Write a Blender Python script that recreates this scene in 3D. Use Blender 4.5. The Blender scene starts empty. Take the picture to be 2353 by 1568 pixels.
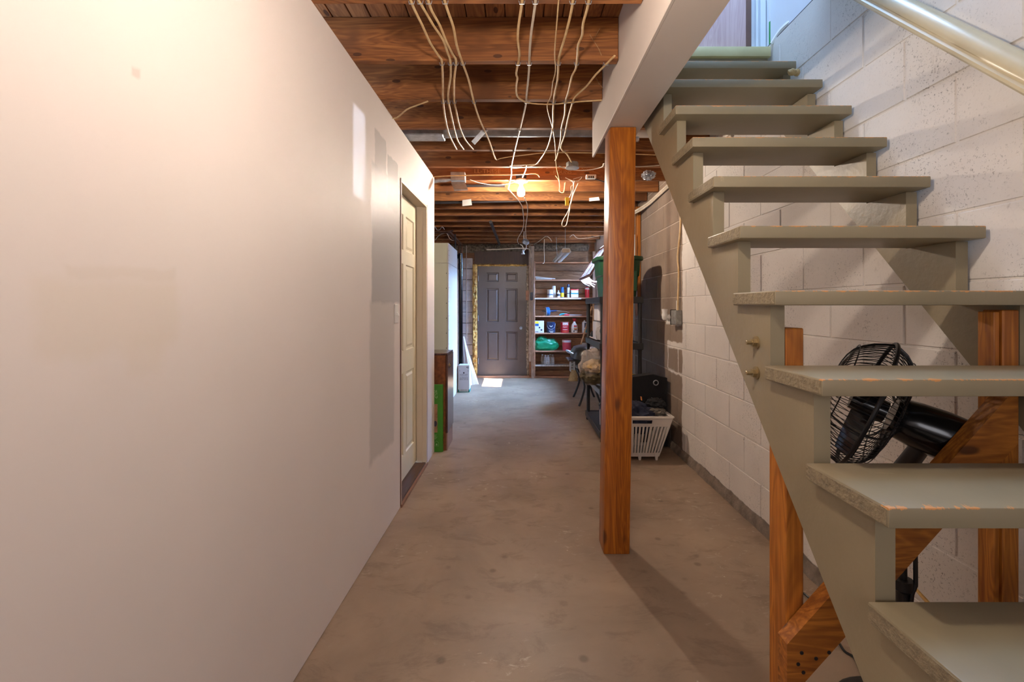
import bpy, bmesh, math, random
from mathutils import Vector, Matrix, noise
random.seed(7)
SC = bpy.context.scene
COL = SC.collection

# ------------------------------------------------------------------ camera, world, sun, exposure
H = 1.31                     # camera height
F = 1046.0                   # focal length in photo pixels
cam = bpy.data.cameras.new('camera')
cam_o = bpy.data.objects.new('camera', cam); COL.objects.link(cam_o)
cam_o.location = (0, 0, H); cam_o.rotation_euler = (math.pi/2, 0, 0)
cam.sensor_width = 36.0; cam.lens = 36.0*F/2353.0
cam.shift_x = -(1190-1176.5)/2353.0
cam.shift_y = -(784-704)/2353.0
cam.clip_start = 0.02
SC.camera = cam_o
SC.view_settings.view_transform = 'Standard'
SC.view_settings.look = 'None'
SC.view_settings.gamma = 1.0
SC.view_settings.use_curve_mapping = False
SC.view_settings.exposure = 0.30

world = bpy.data.worlds.new('world'); SC.world = world
world.use_nodes = True
bg = world.node_tree.nodes['Background']
bg.inputs[0].default_value = (0.62, 0.78, 1.0, 1); bg.inputs[1].default_value = 5.0

def light(name, kind, loc, energy, color, direction=None, **kw):
    l = bpy.data.lights.new(name, kind); l.energy = energy; l.color = color
    for k, v in kw.items(): setattr(l, k, v)
    o = bpy.data.objects.new(name, l); COL.objects.link(o); o.location = loc
    if direction is not None:
        o.rotation_euler = Vector(direction).to_track_quat('-Z', 'Y').to_euler()
    return o
SUN_DIR = Vector((-1.87, 0.36, -1.95)).normalized()
light('sun', 'SUN', (4, 6, 6), 130.0, (1.0, 0.96, 0.92), SUN_DIR, angle=math.radians(0.6))
light('window_daylight', 'AREA', (1.86, 7.45, 2.30), 520.0, (0.30, 0.54, 1.0), (-2.16, -0.65, -2.25), shape='RECTANGLE', size=0.85, size_y=0.6, spread=math.radians(110))
light('stairwell_daylight', 'AREA', (1.05, 2.0, 4.7), 46.0, (0.42, 0.66, 1.0), (0, 0.05, -1), shape='RECTANGLE', size=0.7, size_y=1.0)
light('rear_fill', 'AREA', (-0.1, -1.62, 1.75), 14.0, (0.93, 0.93, 1.0), (0, 1, -0.1), shape='RECTANGLE', size=1.3, size_y=0.8)  # added fill in front of the solid rear wall, no window there
# added spot behind the rear wall; its slotted beam makes the left wall patch
_patch = Vector((-0.775, 2.225, 2.055)); _src = Vector((0.98, -1.75, 1.93))
_dv = (_patch-_src).normalized()
light('wall_patch_spot', 'SPOT', _src-_dv*8.0, 8500.0, (0.66, 0.78, 1.0), _dv, spot_size=math.radians(4.0), spot_blend=0.2, shadow_soft_size=0.02)
BULB_NEAR = 430.0; BULB_FAR = 1000.0
BULB_NEAR_COL = (1.0, 0.84, 0.70); BULB_FAR_COL = (1.0, 0.85, 0.70)

# ------------------------------------------------------------------ helpers: coordinates
def U(px, py, y):            # photo pixel at depth y -> point
    return Vector(((px-1190)*y/F, y, H+(704-py)*y/F))
def UX(px, y): return (px-1190)*y/F
def UZ(py, y): return H+(704-py)*y/F
JB = 2.464                   # underside of the joists
def CE(px, py, z=JB-0.007):  # point just under the joists
    y = (z-H)*F/(704-py)
    return Vector(((px-1190)*y/F, y, z))

# ------------------------------------------------------------------ helpers: materials
def lin(c):
    out = []
    for v in c[:3]:
        v = v/255.0
        out.append(v/12.92 if v <= 0.04045 else ((v+0.055)/1.055)**2.4)
    return tuple(out)+(1.0,)
def new_mat(name):
    m = bpy.data.materials.new(name); m.use_nodes = True
    nt = m.node_tree; b = nt.nodes['Principled BSDF']
    return m, nt, b
def N(nt, t, **kw):
    n = nt.nodes.new(t)
    for k, v in kw.items():
        if k.startswith('i_'):
            n.inputs[k[2:].replace('_', ' ')].default_value = v
        else: setattr(n, k, v)
    return n
def L(nt, a, b): nt.links.new(a, b)
def coords(nt, world_pos=False, scale=(1, 1, 1)):
    if world_pos: src = N(nt, 'ShaderNodeNewGeometry').outputs['Position']
    else: src = N(nt, 'ShaderNodeTexCoord').outputs['Object']
    mp = N(nt, 'ShaderNodeMapping'); mp.inputs['Scale'].default_value = scale
    L(nt, src, mp.inputs['Vector']); return mp.outputs['Vector']
def noise_fac(nt, vec, scale, detail=4, rough=0.55, dist=0.0):
    n = N(nt, 'ShaderNodeTexNoise'); n.inputs['Scale'].default_value = scale
    n.inputs['Detail'].default_value = detail; n.inputs['Roughness'].default_value = rough
    n.inputs['Distortion'].default_value = dist
    L(nt, vec, n.inputs['Vector']); return n.outputs['Fac']
def ramp(nt, fac, stops):
    r = N(nt, 'ShaderNodeValToRGB'); cr = r.color_ramp
    while len(cr.elements) < len(stops): cr.elements.new(0.5)
    for e, (p, c) in zip(cr.elements, stops):
        e.position = p; e.color = c if len(c) == 4 else tuple(c)+(1,)
    L(nt, fac, r.inputs['Fac']); return r.outputs['Color']
def mask(nt, fac, lo, hi):
    m = N(nt, 'ShaderNodeMapRange', interpolation_type='SMOOTHSTEP')
    m.inputs['From Min'].default_value = lo; m.inputs['From Max'].default_value = hi
    L(nt, fac, m.inputs['Value']); return m.outputs['Result']
def mix(nt, fac, a, b):
    m = N(nt, 'ShaderNodeMix', data_type='RGBA')
    for s, v in ((m.inputs[6], a), (m.inputs[7], b)):
        if isinstance(v, tuple): s.default_value = v
        else: L(nt, v, s)
    if isinstance(fac, (int, float)): m.inputs[0].default_value = fac
    else: L(nt, fac, m.inputs[0])
    return m.outputs[2]
def math_n(nt, op, a, b=None):
    m = N(nt, 'ShaderNodeMath', operation=op)
    for s, v in ((m.inputs[0], a), (m.inputs[1], b)):
        if v is None: continue
        if isinstance(v, (int, float)): s.default_value = v
        else: L(nt, v, s)
    return m.outputs[0]
def bump(nt, b, fac, strength, dist=0.01):
    bp = N(nt, 'ShaderNodeBump'); bp.inputs['Strength'].default_value = strength
    bp.inputs['Distance'].default_value = dist
    L(nt, fac, bp.inputs['Height']); L(nt, bp.outputs['Normal'], b.inputs['Normal'])
def plain(name, c, rough=0.5, metal=0.0, c2=None, nscale=12.0, bstr=0.0, bscale=60.0, spec=None, world_pos=False):
    m, nt, b = new_mat(name)
    v = coords(nt, world_pos)
    c2 = c2 or tuple(x*0.86 for x in c)
    f = noise_fac(nt, v, nscale)
    L(nt, ramp(nt, f, [(0.3, lin(c2)), (0.7, lin(c))]), b.inputs['Base Color'])
    b.inputs['Roughness'].default_value = rough; b.inputs['Metallic'].default_value = metal
    if spec is not None: b.inputs['Specular IOR Level'].default_value = spec
    if bstr: bump(nt, b, noise_fac(nt, v, bscale, 5), bstr)
    return m
def wood(name, c1, c2, axis='z', fine=34.0, long=1.6, rough=0.55, knots=0.0, knot_c=(60, 28, 10), world_pos=False, coat=0.0, bstr=0.15, stain=None):
    m, nt, b = new_mat(name)
    sc = [fine]*3; sc['xyz'.index(axis)] = long
    v = coords(nt, world_pos, tuple(sc))
    f1 = noise_fac(nt, v, 1.0, 6, 0.6, 0.6)
    sc2 = [7.0]*3; sc2['xyz'.index(axis)] = 0.9
    v2 = coords(nt, world_pos, tuple(sc2))
    f2 = noise_fac(nt, v2, 1.0, 3, 0.5, 1.5)
    ring = math_n(nt, 'ADD', math_n(nt, 'MULTIPLY', math_n(nt, 'SINE', math_n(nt, 'MULTIPLY', f2, 75.0)), 0.5), 0.5)   # growth rings: contours of the slow noise
    f = math_n(nt, 'ADD', math_n(nt, 'ADD', math_n(nt, 'MULTIPLY', f1, 0.55), math_n(nt, 'MULTIPLY', f2, 0.30)), math_n(nt, 'MULTIPLY', ring, 0.15))
    col = ramp(nt, f, [(0.32, lin(c2)), (0.52, lin(tuple((a+d)/2 for a, d in zip(c1, c2)))), (0.68, lin(c1))])
    if stain:
        fs = noise_fac(nt, coords(nt, world_pos), 2.3, 3)
        col = mix(nt, mask(nt, fs, 0.5, 0.68), col, lin(stain))
    if knots:
        sck = [11.0]*3; sck['xyz'.index(axis)] = 4.6
        vo = N(nt, 'ShaderNodeTexVoronoi'); vo.inputs['Scale'].default_value = 1.0
        L(nt, coords(nt, world_pos, tuple(sck)), vo.inputs['Vector'])
        inv = math_n(nt, 'SUBTRACT', 1.0, mask(nt, vo.outputs['Distance'], 0.10, 0.10+0.16*knots))
        col = mix(nt, math_n(nt, 'MULTIPLY', inv, 0.85), col, lin(knot_c))
    L(nt, col, b.inputs['Base Color'])
    b.inputs['Roughness'].default_value = rough
    if coat: b.inputs['Coat Weight'].default_value = coat; b.inputs['Coat Roughness'].default_value = 0.25
    if bstr: bump(nt, b, f1, bstr, 0.004)
    return m
def emit(name, c, s):
    m, nt, b = new_mat(name)
    b.inputs['Base Color'].default_value = (0.9, 0.9, 0.9, 1)
    b.inputs['Emission Color'].default_value = tuple(c)+(1,); b.inputs['Emission Strength'].default_value = s
    return m
def clear(name, tint, alpha, rough=0.1):
    m = bpy.data.materials.new(name); m.use_nodes = True; nt = m.node_tree
    b = nt.nodes['Principled BSDF']; out = nt.nodes['Material Output']
    b.inputs['Base Color'].default_value = lin(tint); b.inputs['Roughness'].default_value = rough
    t = N(nt, 'ShaderNodeBsdfTransparent'); mx = N(nt, 'ShaderNodeMixShader')
    mx.inputs[0].default_value = alpha
    L(nt, t.outputs[0], mx.inputs[1]); L(nt, b.outputs[0], mx.inputs[2]); L(nt, mx.outputs[0], out.inputs[0])
    return m

# ------------------------------------------------------------------ helpers: geometry
class MB:
    def __init__(self): self.bm = bmesh.new()
    def hexa(self, p, bev=0.0, seg=1):     # 8 corners: bottom ring 0-3 (ccw), top ring 4-7
        vs = [self.bm.verts.new(q) for q in p]
        fs = [self.bm.faces.new([vs[i] for i in f]) for f in ((3, 2, 1, 0), (4, 5, 6, 7), (0, 1, 5, 4), (1, 2, 6, 5), (2, 3, 7, 6), (3, 0, 4, 7))]
        if bev:
            es = list({e for f in fs for e in f.edges})
            bmesh.ops.bevel(self.bm, geom=es, offset=bev, segments=seg, profile=0.5, affect='EDGES')
        return self
    def box(self, x0, x1, y0, y1, z0, z1, bev=0.0, seg=1):
        return self.hexa([(x0, y0, z0), (x1, y0, z0), (x1, y1, z0), (x0, y1, z0), (x0, y0, z1), (x1, y0, z1), (x1, y1, z1), (x0, y1, z1)], bev, seg)
    def prism(self, pts, d):               # closed planar polygon (list of Vector) pushed along d
        d = Vector(d); a = [self.bm.verts.new(p) for p in pts]; b = [self.bm.verts.new(Vector(p)+d) for p in pts]
        self.bm.faces.new(a); self.bm.faces.new(list(reversed(b)))
        n = len(pts)
        for i in range(n): self.bm.faces.new((a[i], b[i], b[(i+1) % n], a[(i+1) % n]))
        return self
    def bar(self, p, q, w, h, up=(0, 0, 1), bev=0.0):
        p = Vector(p); q = Vector(q); t = (q-p).normalized(); up = Vector(up)
        s = t.cross(up)
        if s.length < 1e-4: s = t.cross(Vector((1, 0, 0)))
        s.normalize(); u = s.cross(t).normalized(); s = s*w/2; u = u*h/2
        return self.hexa([p-s-u, p+s-u, q+s-u, q-s-u, p-s+u, p+s+u, q+s+u, q-s+u], bev)
    def ring_loft(self, rings, close=True, caps=True):
        R = [[self.bm.verts.new(p) for p in r] for r in rings]; n = len(R[0])
        for a, b in zip(R, R[1:]):
            for i in range(n if close else n-1):
                j = (i+1) % n
                self.bm.faces.new((a[i], a[j], b[j], b[i]))
        if caps and close:
            self.bm.faces.new(list(reversed(R[0]))); self.bm.faces.new(R[-1])
        return self
    def tube(self, pts, r, n=6, smooth=0, caps=True, flat=1.0):
        pts = [Vector(p) for p in pts]
        m0 = len(pts)
        if smooth and m0 > 2: pts = catmull(pts, smooth)
        if isinstance(r, (list, tuple)):
            rs = []
            for i in range(len(pts)):
                t = i/(len(pts)-1)*(m0-1); k = min(int(t), m0-2); rs.append(r[k]+(r[k+1]-r[k])*(t-k))
        else: rs = [r]*len(pts)
        rings = []; prev = None
        for i, p in enumerate(pts):
            t = (pts[min(i+1, len(pts)-1)]-pts[max(i-1, 0)]).normalized()
            if prev is None:
                s = t.cross(Vector((0, 0, 1)))
                if s.length < 1e-3: s = t.cross(Vector((0, 1, 0)))
            else: s = prev-t*prev.dot(t)
            s.normalize(); prev = s; u = t.cross(s)
            rings.append([p+(s*math.cos(2*math.pi*k/n)+u*math.sin(2*math.pi*k/n)*flat)*rs[i] for k in range(n)])
        return self.ring_loft(rings, True, caps)
    def lathe(self, base, prof, axis=(0, 0, 1), n=20, caps=True):   # prof: (radius, height) pairs
        base = Vector(base); a = Vector(axis).normalized()
        s = a.cross(Vector((0, 0, 1)))
        if s.length < 1e-3: s = Vector((1, 0, 0))
        s.normalize(); u = a.cross(s)
        rings = [[base+a*h+(s*math.cos(2*math.pi*k/n)+u*math.sin(2*math.pi*k/n))*max(r, 1e-4) for k in range(n)] for r, h in prof]
        return self.ring_loft(rings, True, caps)
    def blob(self, c, rad, amp=0.1, freq=3.0, sub=3, seed=0.0, ridge=False, flat_z=None):
        c = Vector(c); r = bmesh.ops.create_icosphere(self.bm, subdivisions=sub, radius=1.0)
        for v in r['verts']:
            d = v.co.normalized()
            q = d*freq+Vector((seed, seed*1.7, -seed))
            f = noise.noise(q)+0.5*noise.noise(q*2.3)
            if ridge: f = 0.6-abs(noise.noise(q))*1.6+0.4*noise.noise(q*2.7)-0.3*abs(noise.noise(q*4.1))
            k = 1+amp*f
            v.co = c+Vector((d.x*rad[0], d.y*rad[1], d.z*rad[2]))*k
            if flat_z is not None and v.co.z < flat_z: v.co.z = flat_z
        return self
    def lumpy(self, x0, x1, z0, z1, y, amp, res=0.02, seed=0.0, freq=22):   # lumpy strip facing -y
        nx = max(2, int((x1-x0)/res)+1); nz = max(2, int((z1-z0)/res)+1); g = []
        for i in range(nx+1):
            row = []
            for k in range(nz+1):
                a = i/nx; c = k/nz
                x = x0+(x1-x0)*a; z = z0+(z1-z0)*c
                e = (math.sin(math.pi*a)*math.sin(math.pi*c))**0.4 if 0 < a < 1 and 0 < c < 1 else 0
                p = Vector((x*freq+seed, z*freq, seed))
                ed = 0.25*res*2
                row.append(self.bm.verts.new((x+noise.noise(p*0.7)*ed, y-amp*e*(0.7+0.9*noise.noise(p)), z+noise.noise(p*0.7+Vector((5, 0, 0)))*ed)))
            g.append(row)
        for i in range(nx):
            for k in range(nz): self.bm.faces.new((g[i][k], g[i+1][k], g[i+1][k+1], g[i][k+1]))
        b = [self.bm.verts.new(q) for q in ((x0, y+0.02, z0), (x1, y+0.02, z0), (x1, y+0.02, z1), (x0, y+0.02, z1))]
        self.bm.faces.new((b[3], b[2], b[1], b[0]))
        return self
def catmull(p, k):
    out = []
    for i in range(len(p)-1):
        a, b, c, d = p[max(i-1, 0)], p[i], p[i+1], p[min(i+2, len(p)-1)]
        for j in range(k):
            t = j/k
            out.append(0.5*((2*b)+(c-a)*t+(2*a-5*b+4*c-d)*t*t+(3*b-a-3*c+d)*t*t*t))
    out.append(p[-1]); return out
def wloc(o):
    v = Vector((0, 0, 0))
    while o is not None: v += o.location; o = o.parent
    return v
def finish(mb, name, shift, mat, angle=32):
    bm = mb.bm
    bmesh.ops.recalc_face_normals(bm, faces=bm.faces)
    if shift.length: bmesh.ops.translate(bm, verts=bm.verts, vec=-shift)
    me = bpy.data.meshes.new(name); bm.to_mesh(me); bm.free()
    me.polygons.foreach_set('use_smooth', [True]*len(me.polygons))
    me.set_sharp_from_angle(angle=math.radians(angle))
    if mat: me.materials.append(mat)
    return me
def tag(o, label=None, cat=None, group=None, kind=None):
    for k, v in (('label', label), ('category', cat), ('group', group), ('kind', kind)):
        if v: o[k] = v
    return o
def root(name, label, cat, loc, group=None):
    o = bpy.data.objects.new(name, None); COL.objects.link(o); o.location = loc; o.empty_display_size = 0.05
    return tag(o, label, cat, group)
def part(name, mb, mat, parent, label=None, kind=None, angle=32):
    o = bpy.data.objects.new(name, finish(mb, name, wloc(parent), mat, angle)); COL.objects.link(o); o.parent = parent
    return tag(o, label, None, None, kind)
def single(name, mb, mat, label, cat, group=None, kind=None, angle=32):
    xs = [v.co for v in mb.bm.verts]
    lo = Vector([min(c[i] for c in xs) for i in range(3)]); hi = Vector([max(c[i] for c in xs) for i in range(3)])
    base = Vector(((lo.x+hi.x)/2, (lo.y+hi.y)/2, lo.z))
    o = bpy.data.objects.new(name, finish(mb, name, base, mat, angle)); COL.objects.link(o); o.location = base
    return tag(o, label, cat, group, kind)
def struct(name, mb, mat, label=None, cat=None):
    o = bpy.data.objects.new(name, finish(mb, name, Vector((0, 0, 0)), mat)); COL.objects.link(o)
    return tag(o, label, cat, None, 'structure')
def piece(name, me, parent, loc, rot=(0, 0, 0), label=None):        # a child that shares mesh data
    o = bpy.data.objects.new(name, me); COL.objects.link(o); o.parent = parent
    o.location = Vector(loc)-wloc(parent); o.rotation_euler = rot
    if label: o['label'] = label
    return o
def copy_tree(o, parent=None, loc=None):
    c = o.copy(); COL.objects.link(c); c.parent = parent
    if loc is not None: c.location = loc
    for ch in o.children: copy_tree(ch, c)
    return c
def text(body, size, loc, rot, mat, parent, name='lettering', align='CENTER', sx=1.0, extrude=0.0003):
    cu = bpy.data.curves.new(name, 'FONT'); cu.body = body; cu.size = size; cu.align_x = align; cu.extrude = extrude
    cu.materials.append(mat)
    t = bpy.data.objects.new(name, cu)
    me = bpy.data.meshes.new_from_object(t); bpy.data.objects.remove(t)
    o = bpy.data.objects.new(name, me); COL.objects.link(o); o.parent = parent
    o.location = Vector(loc)-wloc(parent); o.rotation_euler = rot; o.scale = (sx, 1, 1)
    return o
FRONT = (math.pi/2, 0, 0)

# ------------------------------------------------------------------ materials
def make_floor():
    m, nt, b = new_mat('concrete_floor')
    v = coords(nt, True)
    f = noise_fac(nt, v, 1.3, 6, 0.6, 0.4)
    col = ramp(nt, f, [(0.3, lin((130, 111, 93))), (0.5, lin((150, 128, 108))), (0.72, lin((168, 146, 124)))])
    f2 = noise_fac(nt, coords(nt, True, (1.6, 2.8, 1)), 2.6, 7, 0.7, 0.6)
    col = mix(nt, math_n(nt, 'MULTIPLY', mask(nt, f2, 0.50, 0.66), 0.42), col, lin((104, 86, 70)))
    vo = N(nt, 'ShaderNodeTexVoronoi'); vo.inputs['Scale'].default_value = 5.5; vo.inputs['Randomness'].default_value = 1.0
    L(nt, v, vo.inputs['Vector'])
    spot = math_n(nt, 'SUBTRACT', 1.0, mask(nt, vo.outputs['Distance'], 0.05, 0.14))
    few = mask(nt, noise_fac(nt, v, 3.1, 2), 0.43, 0.52)
    col = mix(nt, math_n(nt, 'MULTIPLY', math_n(nt, 'MULTIPLY', spot, few), 0.55), col, lin((88, 72, 58)))
    fs = noise_fac(nt, coords(nt, True, (9, 16, 1)), 1.6, 8, 0.72, 0.8)
    reg = mask(nt, noise_fac(nt, v, 1.1, 2), 0.48, 0.60)
    col = mix(nt, math_n(nt, 'MULTIPLY', math_n(nt, 'MULTIPLY', mask(nt, fs, 0.57, 0.66), reg), 0.6), col, lin((200, 182, 160)))
    vo2 = N(nt, 'ShaderNodeTexVoronoi'); vo2.inputs['Scale'].default_value = 8.0
    L(nt, v, vo2.inputs['Vector'])
    crumb = math_n(nt, 'SUBTRACT', 1.0, mask(nt, vo2.outputs['Distance'], 0.02, 0.05))
    col = mix(nt, math_n(nt, 'MULTIPLY', crumb, mask(nt, noise_fac(nt, v, 2.4, 1), 0.52, 0.6)), col, lin((215, 200, 180)))
    L(nt, col, b.inputs['Base Color'])
    rr = N(nt, 'ShaderNodeMapRange'); rr.inputs['To Min'].default_value = 0.30; rr.inputs['To Max'].default_value = 0.62
    L(nt, noise_fac(nt, v, 3.0, 4), rr.inputs['Value']); L(nt, rr.outputs[0], b.inputs['Roughness'])
    bump(nt, b, noise_fac(nt, v, 30, 6, 0.7), 0.12, 0.004)
    return m
def rect_mask(nt, pos, y0, y1, z0, z1, soft=0.012, wob=0.03):
    sx = N(nt, 'ShaderNodeSeparateXYZ'); L(nt, pos, sx.inputs[0])
    w = math_n(nt, 'MULTIPLY', math_n(nt, 'SUBTRACT', noise_fac(nt, pos, 9.0, 3), 0.5), wob*2)
    yy = math_n(nt, 'ADD', sx.outputs[1], w); zz = math_n(nt, 'ADD', sx.outputs[2], w)
    a = math_n(nt, 'MULTIPLY', mask(nt, yy, y0-soft, y0+soft), math_n(nt, 'SUBTRACT', 1.0, mask(nt, yy, y1-soft, y1+soft)))
    c = math_n(nt, 'MULTIPLY', mask(nt, zz, z0-soft, z0+soft), math_n(nt, 'SUBTRACT', 1.0, mask(nt, zz, z1-soft, z1+soft)))
    return math_n(nt, 'MULTIPLY', a, c)
def make_left_wall():
    m, nt, b = new_mat('painted_drywall_with_patches')
    v = coords(nt, True)
    col = ramp(nt, noise_fac(nt, v, 1.2, 3), [(0.3, lin((224, 215, 211))), (0.7, lin((230, 222, 218)))])
    rough = math_n(nt, 'ADD', 0.5, 0.0)
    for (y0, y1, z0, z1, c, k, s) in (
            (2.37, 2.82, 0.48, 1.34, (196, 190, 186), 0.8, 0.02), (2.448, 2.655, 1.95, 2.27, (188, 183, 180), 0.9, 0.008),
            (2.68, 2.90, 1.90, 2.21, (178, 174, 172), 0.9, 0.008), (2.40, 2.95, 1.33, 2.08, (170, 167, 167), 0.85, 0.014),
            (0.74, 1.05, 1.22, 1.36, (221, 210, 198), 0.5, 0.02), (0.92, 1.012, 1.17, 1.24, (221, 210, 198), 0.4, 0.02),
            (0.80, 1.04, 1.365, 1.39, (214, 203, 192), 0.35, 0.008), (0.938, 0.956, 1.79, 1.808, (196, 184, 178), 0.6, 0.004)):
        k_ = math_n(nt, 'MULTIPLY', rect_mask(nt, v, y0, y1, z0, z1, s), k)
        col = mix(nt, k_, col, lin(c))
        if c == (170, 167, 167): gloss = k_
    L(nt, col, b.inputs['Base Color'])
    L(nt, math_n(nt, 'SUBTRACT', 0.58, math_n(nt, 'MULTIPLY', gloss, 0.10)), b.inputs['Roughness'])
    fs = noise_fac(nt, coords(nt, True, (1, 2.0, 8)), 1.5, 3)
    bump(nt, b, fs, 0.05, 0.01)
    return m
def make_block(mortar=False):
    m, nt, b = new_mat('painted_mortar' if mortar else 'painted_concrete_block')
    v = coords(nt, True); sx = N(nt, 'ShaderNodeSeparateXYZ'); L(nt, v, sx.inputs[0])
    oi = N(nt, 'ShaderNodeObjectInfo')
    f = noise_fac(nt, v, 2.0, 4)
    paint = ramp(nt, f, [(0.3, lin((208, 201, 194))), (0.7, lin((224, 218, 210)))])
    # pits and grime on the painted face
    pits = noise_fac(nt, v, 120, 3, 0.8)
    dirt = noise_fac(nt, v, 2.2, 4, 0.6)
    rough_region = mask(nt, dirt, 0.48, 0.62)
    pk = math_n(nt, 'MULTIPLY', mask(nt, pits, 0.575, 0.65), math_n(nt, 'ADD', math_n(nt, 'MULTIPLY', rough_region, 0.62), 0.12))
    paint = mix(nt, pk, paint, lin((92, 84, 78)))
    sm = noise_fac(nt, coords(nt, True, (1, 5, 2.5)), 2.4, 6, 0.7, 0.6)
    paint = mix(nt, math_n(nt, 'MULTIPLY', mask(nt, sm, 0.62, 0.74), 0.35), paint, lin((138, 124, 110)))
    vv = N(nt, 'ShaderNodeMix', data_type='RGBA')
    bare = ramp(nt, noise_fac(nt, v, 3.0, 6, 0.65), [(0.3, lin((118, 102, 88))), (0.7, lin((146, 128, 112)))])
    bare = mix(nt, math_n(nt, 'MULTIPLY', oi.outputs['Random'], 0.35), bare, lin((160, 142, 126)))
    if mortar: bare = mix(nt, 0.85, bare, lin((186, 170, 154)))
    wob = math_n(nt, 'MULTIPLY', math_n(nt, 'SUBTRACT', noise_fac(nt, v, 7.0, 3), 0.5), 0.08)
    yy = math_n(nt, 'ADD', sx.outputs[1], wob)
    unp = math_n(nt, 'MULTIPLY', mask(nt, yy, 3.925, 3.94), math_n(nt, 'SUBTRACT', 1.0, mask(nt, sx.outputs[1], 6.6, 6.7)))
    for (y0, y1, z0, z1) in ((3.95, 4.36, 1.135, 1.18), (3.9, 4.33, 0.925, 0.985), (3.9, 4.30, 0.70, 0.725), (4.30, 4.32, 0.72, 0.96), (4.03, 4.05, 0.72, 0.94)):
        k = rect_mask(nt, v, y0, y1, z0, z1, 0.008, 0.025)
        unp = math_n(nt, 'MULTIPLY', unp, math_n(nt, 'SUBTRACT', 1.0, k))
    low = math_n(nt, 'SUBTRACT', 1.0, mask(nt, math_n(nt, 'ADD', sx.outputs[2], math_n(nt, 'MULTIPLY', wob, 0.6)), 0.068, 0.078))
    col = mix(nt, unp, paint, bare)
    col = mix(nt, low, col, lin((112, 100, 90)))
    L(nt, col, b.inputs['Base Color']); b.inputs['Roughness'].default_value = 0.75
    hgt = math_n(nt, 'ADD', math_n(nt, 'MULTIPLY', noise_fac(nt, v, 75, 5, 0.7), 0.8), math_n(nt, 'MULTIPLY', mask(nt, pits, 0.58, 0.68), -0.8))
    bump(nt, b, hgt, 0.22, 0.004)
    return m
def make_stair_paint():
    m, nt, b = new_mat('khaki_stair_paint')
    v = coords(nt, True)
    col = ramp(nt, noise_fac(nt, v, 2.5, 4), [(0.3, lin((132, 121, 96))), (0.7, lin((145, 133, 107)))])
    g = N(nt, 'ShaderNodeTexCoord').outputs['Generated']
    sx = N(nt, 'ShaderNodeSeparateXYZ'); L(nt, g, sx.inputs[0])
    w = math_n(nt, 'MULTIPLY', math_n(nt, 'SUBTRACT', noise_fac(nt, coords(nt, True, (7, 2, 2)), 3.0, 6, 0.78), 0.49), 0.55)
    edge = math_n(nt, 'SUBTRACT', 1.0, mask(nt, math_n(nt, 'SUBTRACT', sx.outputs[1], w), 0.0, 0.012))
    top = mask(nt, math_n(nt, 'ADD', sx.outputs[2], math_n(nt, 'MULTIPLY', w, 1.2)), 0.93, 0.97)
    col = mix(nt, math_n(nt, 'MULTIPLY', edge, top), col, lin((196, 138, 80)))
    scf = noise_fac(nt, coords(nt, True, (4, 9, 2)), 3.0, 6, 0.7, 0.4)
    col = mix(nt, math_n(nt, 'MULTIPLY', mask(nt, scf, 0.66, 0.72), 0.4), col, lin((190, 172, 140)))
    L(nt, col, b.inputs['Base Color']); b.inputs['Roughness'].default_value = 0.42
    bump(nt, b, noise_fac(nt, coords(nt, True, (60, 14, 14)), 1.0, 4), 0.10, 0.004)
    return m
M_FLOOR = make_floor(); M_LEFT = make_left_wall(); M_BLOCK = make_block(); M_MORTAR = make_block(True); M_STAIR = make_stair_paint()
M_STRING = plain('khaki_stringer_paint', (148, 136, 110), 0.38, c2=(136, 124, 99), nscale=3.0, bstr=0.1, bscale=40, world_pos=True)
M_ENDGRAIN = plain('khaki_rough_end_grain', (146, 132, 104), 0.7, c2=(120, 108, 86), nscale=60, bstr=0.6, bscale=120)
M_DRY = plain('white_drywall', (219, 209, 200), 0.6, c2=(212, 202, 193), nscale=2.0, bstr=0.04, bscale=30)
M_DRYGREEN = plain('pale_green_drywall', (196, 194, 172), 0.7, c2=(188, 186, 164), nscale=2.0)
M_DOORCREAM = plain('cream_door_paint', (224, 216, 190), 0.4, c2=(219, 211, 184), nscale=2.0)
M_JAMB = plain('cream_jamb_paint', (226, 212, 190), 0.45, c2=(218, 204, 182), nscale=3.0)
M_JOIST = wood('joist_wood', (178, 116, 62), (112, 66, 32), 'x', 90, 2.2, 0.7, 0.15, (70, 38, 18), True, stain=(106, 62, 30))
M_BOARD = wood('subfloor_board_wood', (172, 114, 68), (116, 72, 40), 'y', 50, 1.5, 0.75, 0.2, (58, 28, 12), True)
M_POST = wood('varnished_post_wood', (196, 116, 28), (134, 68, 10), 'z', 110, 2.2, 0.42, 1.0, (78, 34, 10), False, coat=0.18, bstr=0.12)
M_STUD = wood('orange_stud_wood', (200, 126, 44), (138, 76, 20), 'z', 100, 2.0, 0.5, 0.7, (100, 54, 22), False)
M_BRACE = wood('brace_wood', (196, 124, 46), (126, 70, 22), 'x', 70, 6.0, 0.5, 0.5, (66, 34, 14), False)
M_RAIL = plain('glossy_cream_rail_paint', (196, 184, 154), 0.22, c2=(188, 175, 144), nscale=8)
M_DARKDOOR = plain('dark_grey_door_paint', (96, 84, 80), 0.36, c2=(90, 78, 74), nscale=6)
M_BROWN = wood('dark_brown_panelling', (72, 44, 34), (52, 30, 24), 'z', 40, 1.0, 0.5)
M_FOAM = plain('spray_foam', (244, 206, 124), 0.6, c2=(150, 96, 34), nscale=18, bstr=0.6, bscale=50)
M_FOAMW = plain('pale_foam', (190, 172, 150), 0.8, c2=(112, 92, 74), nscale=22, bstr=0.6, bscale=50)
M_WSTUD = wood('weathered_white_stud', (196, 180, 168), (150, 130, 116), 'z', 40, 1.2, 0.7)
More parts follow.
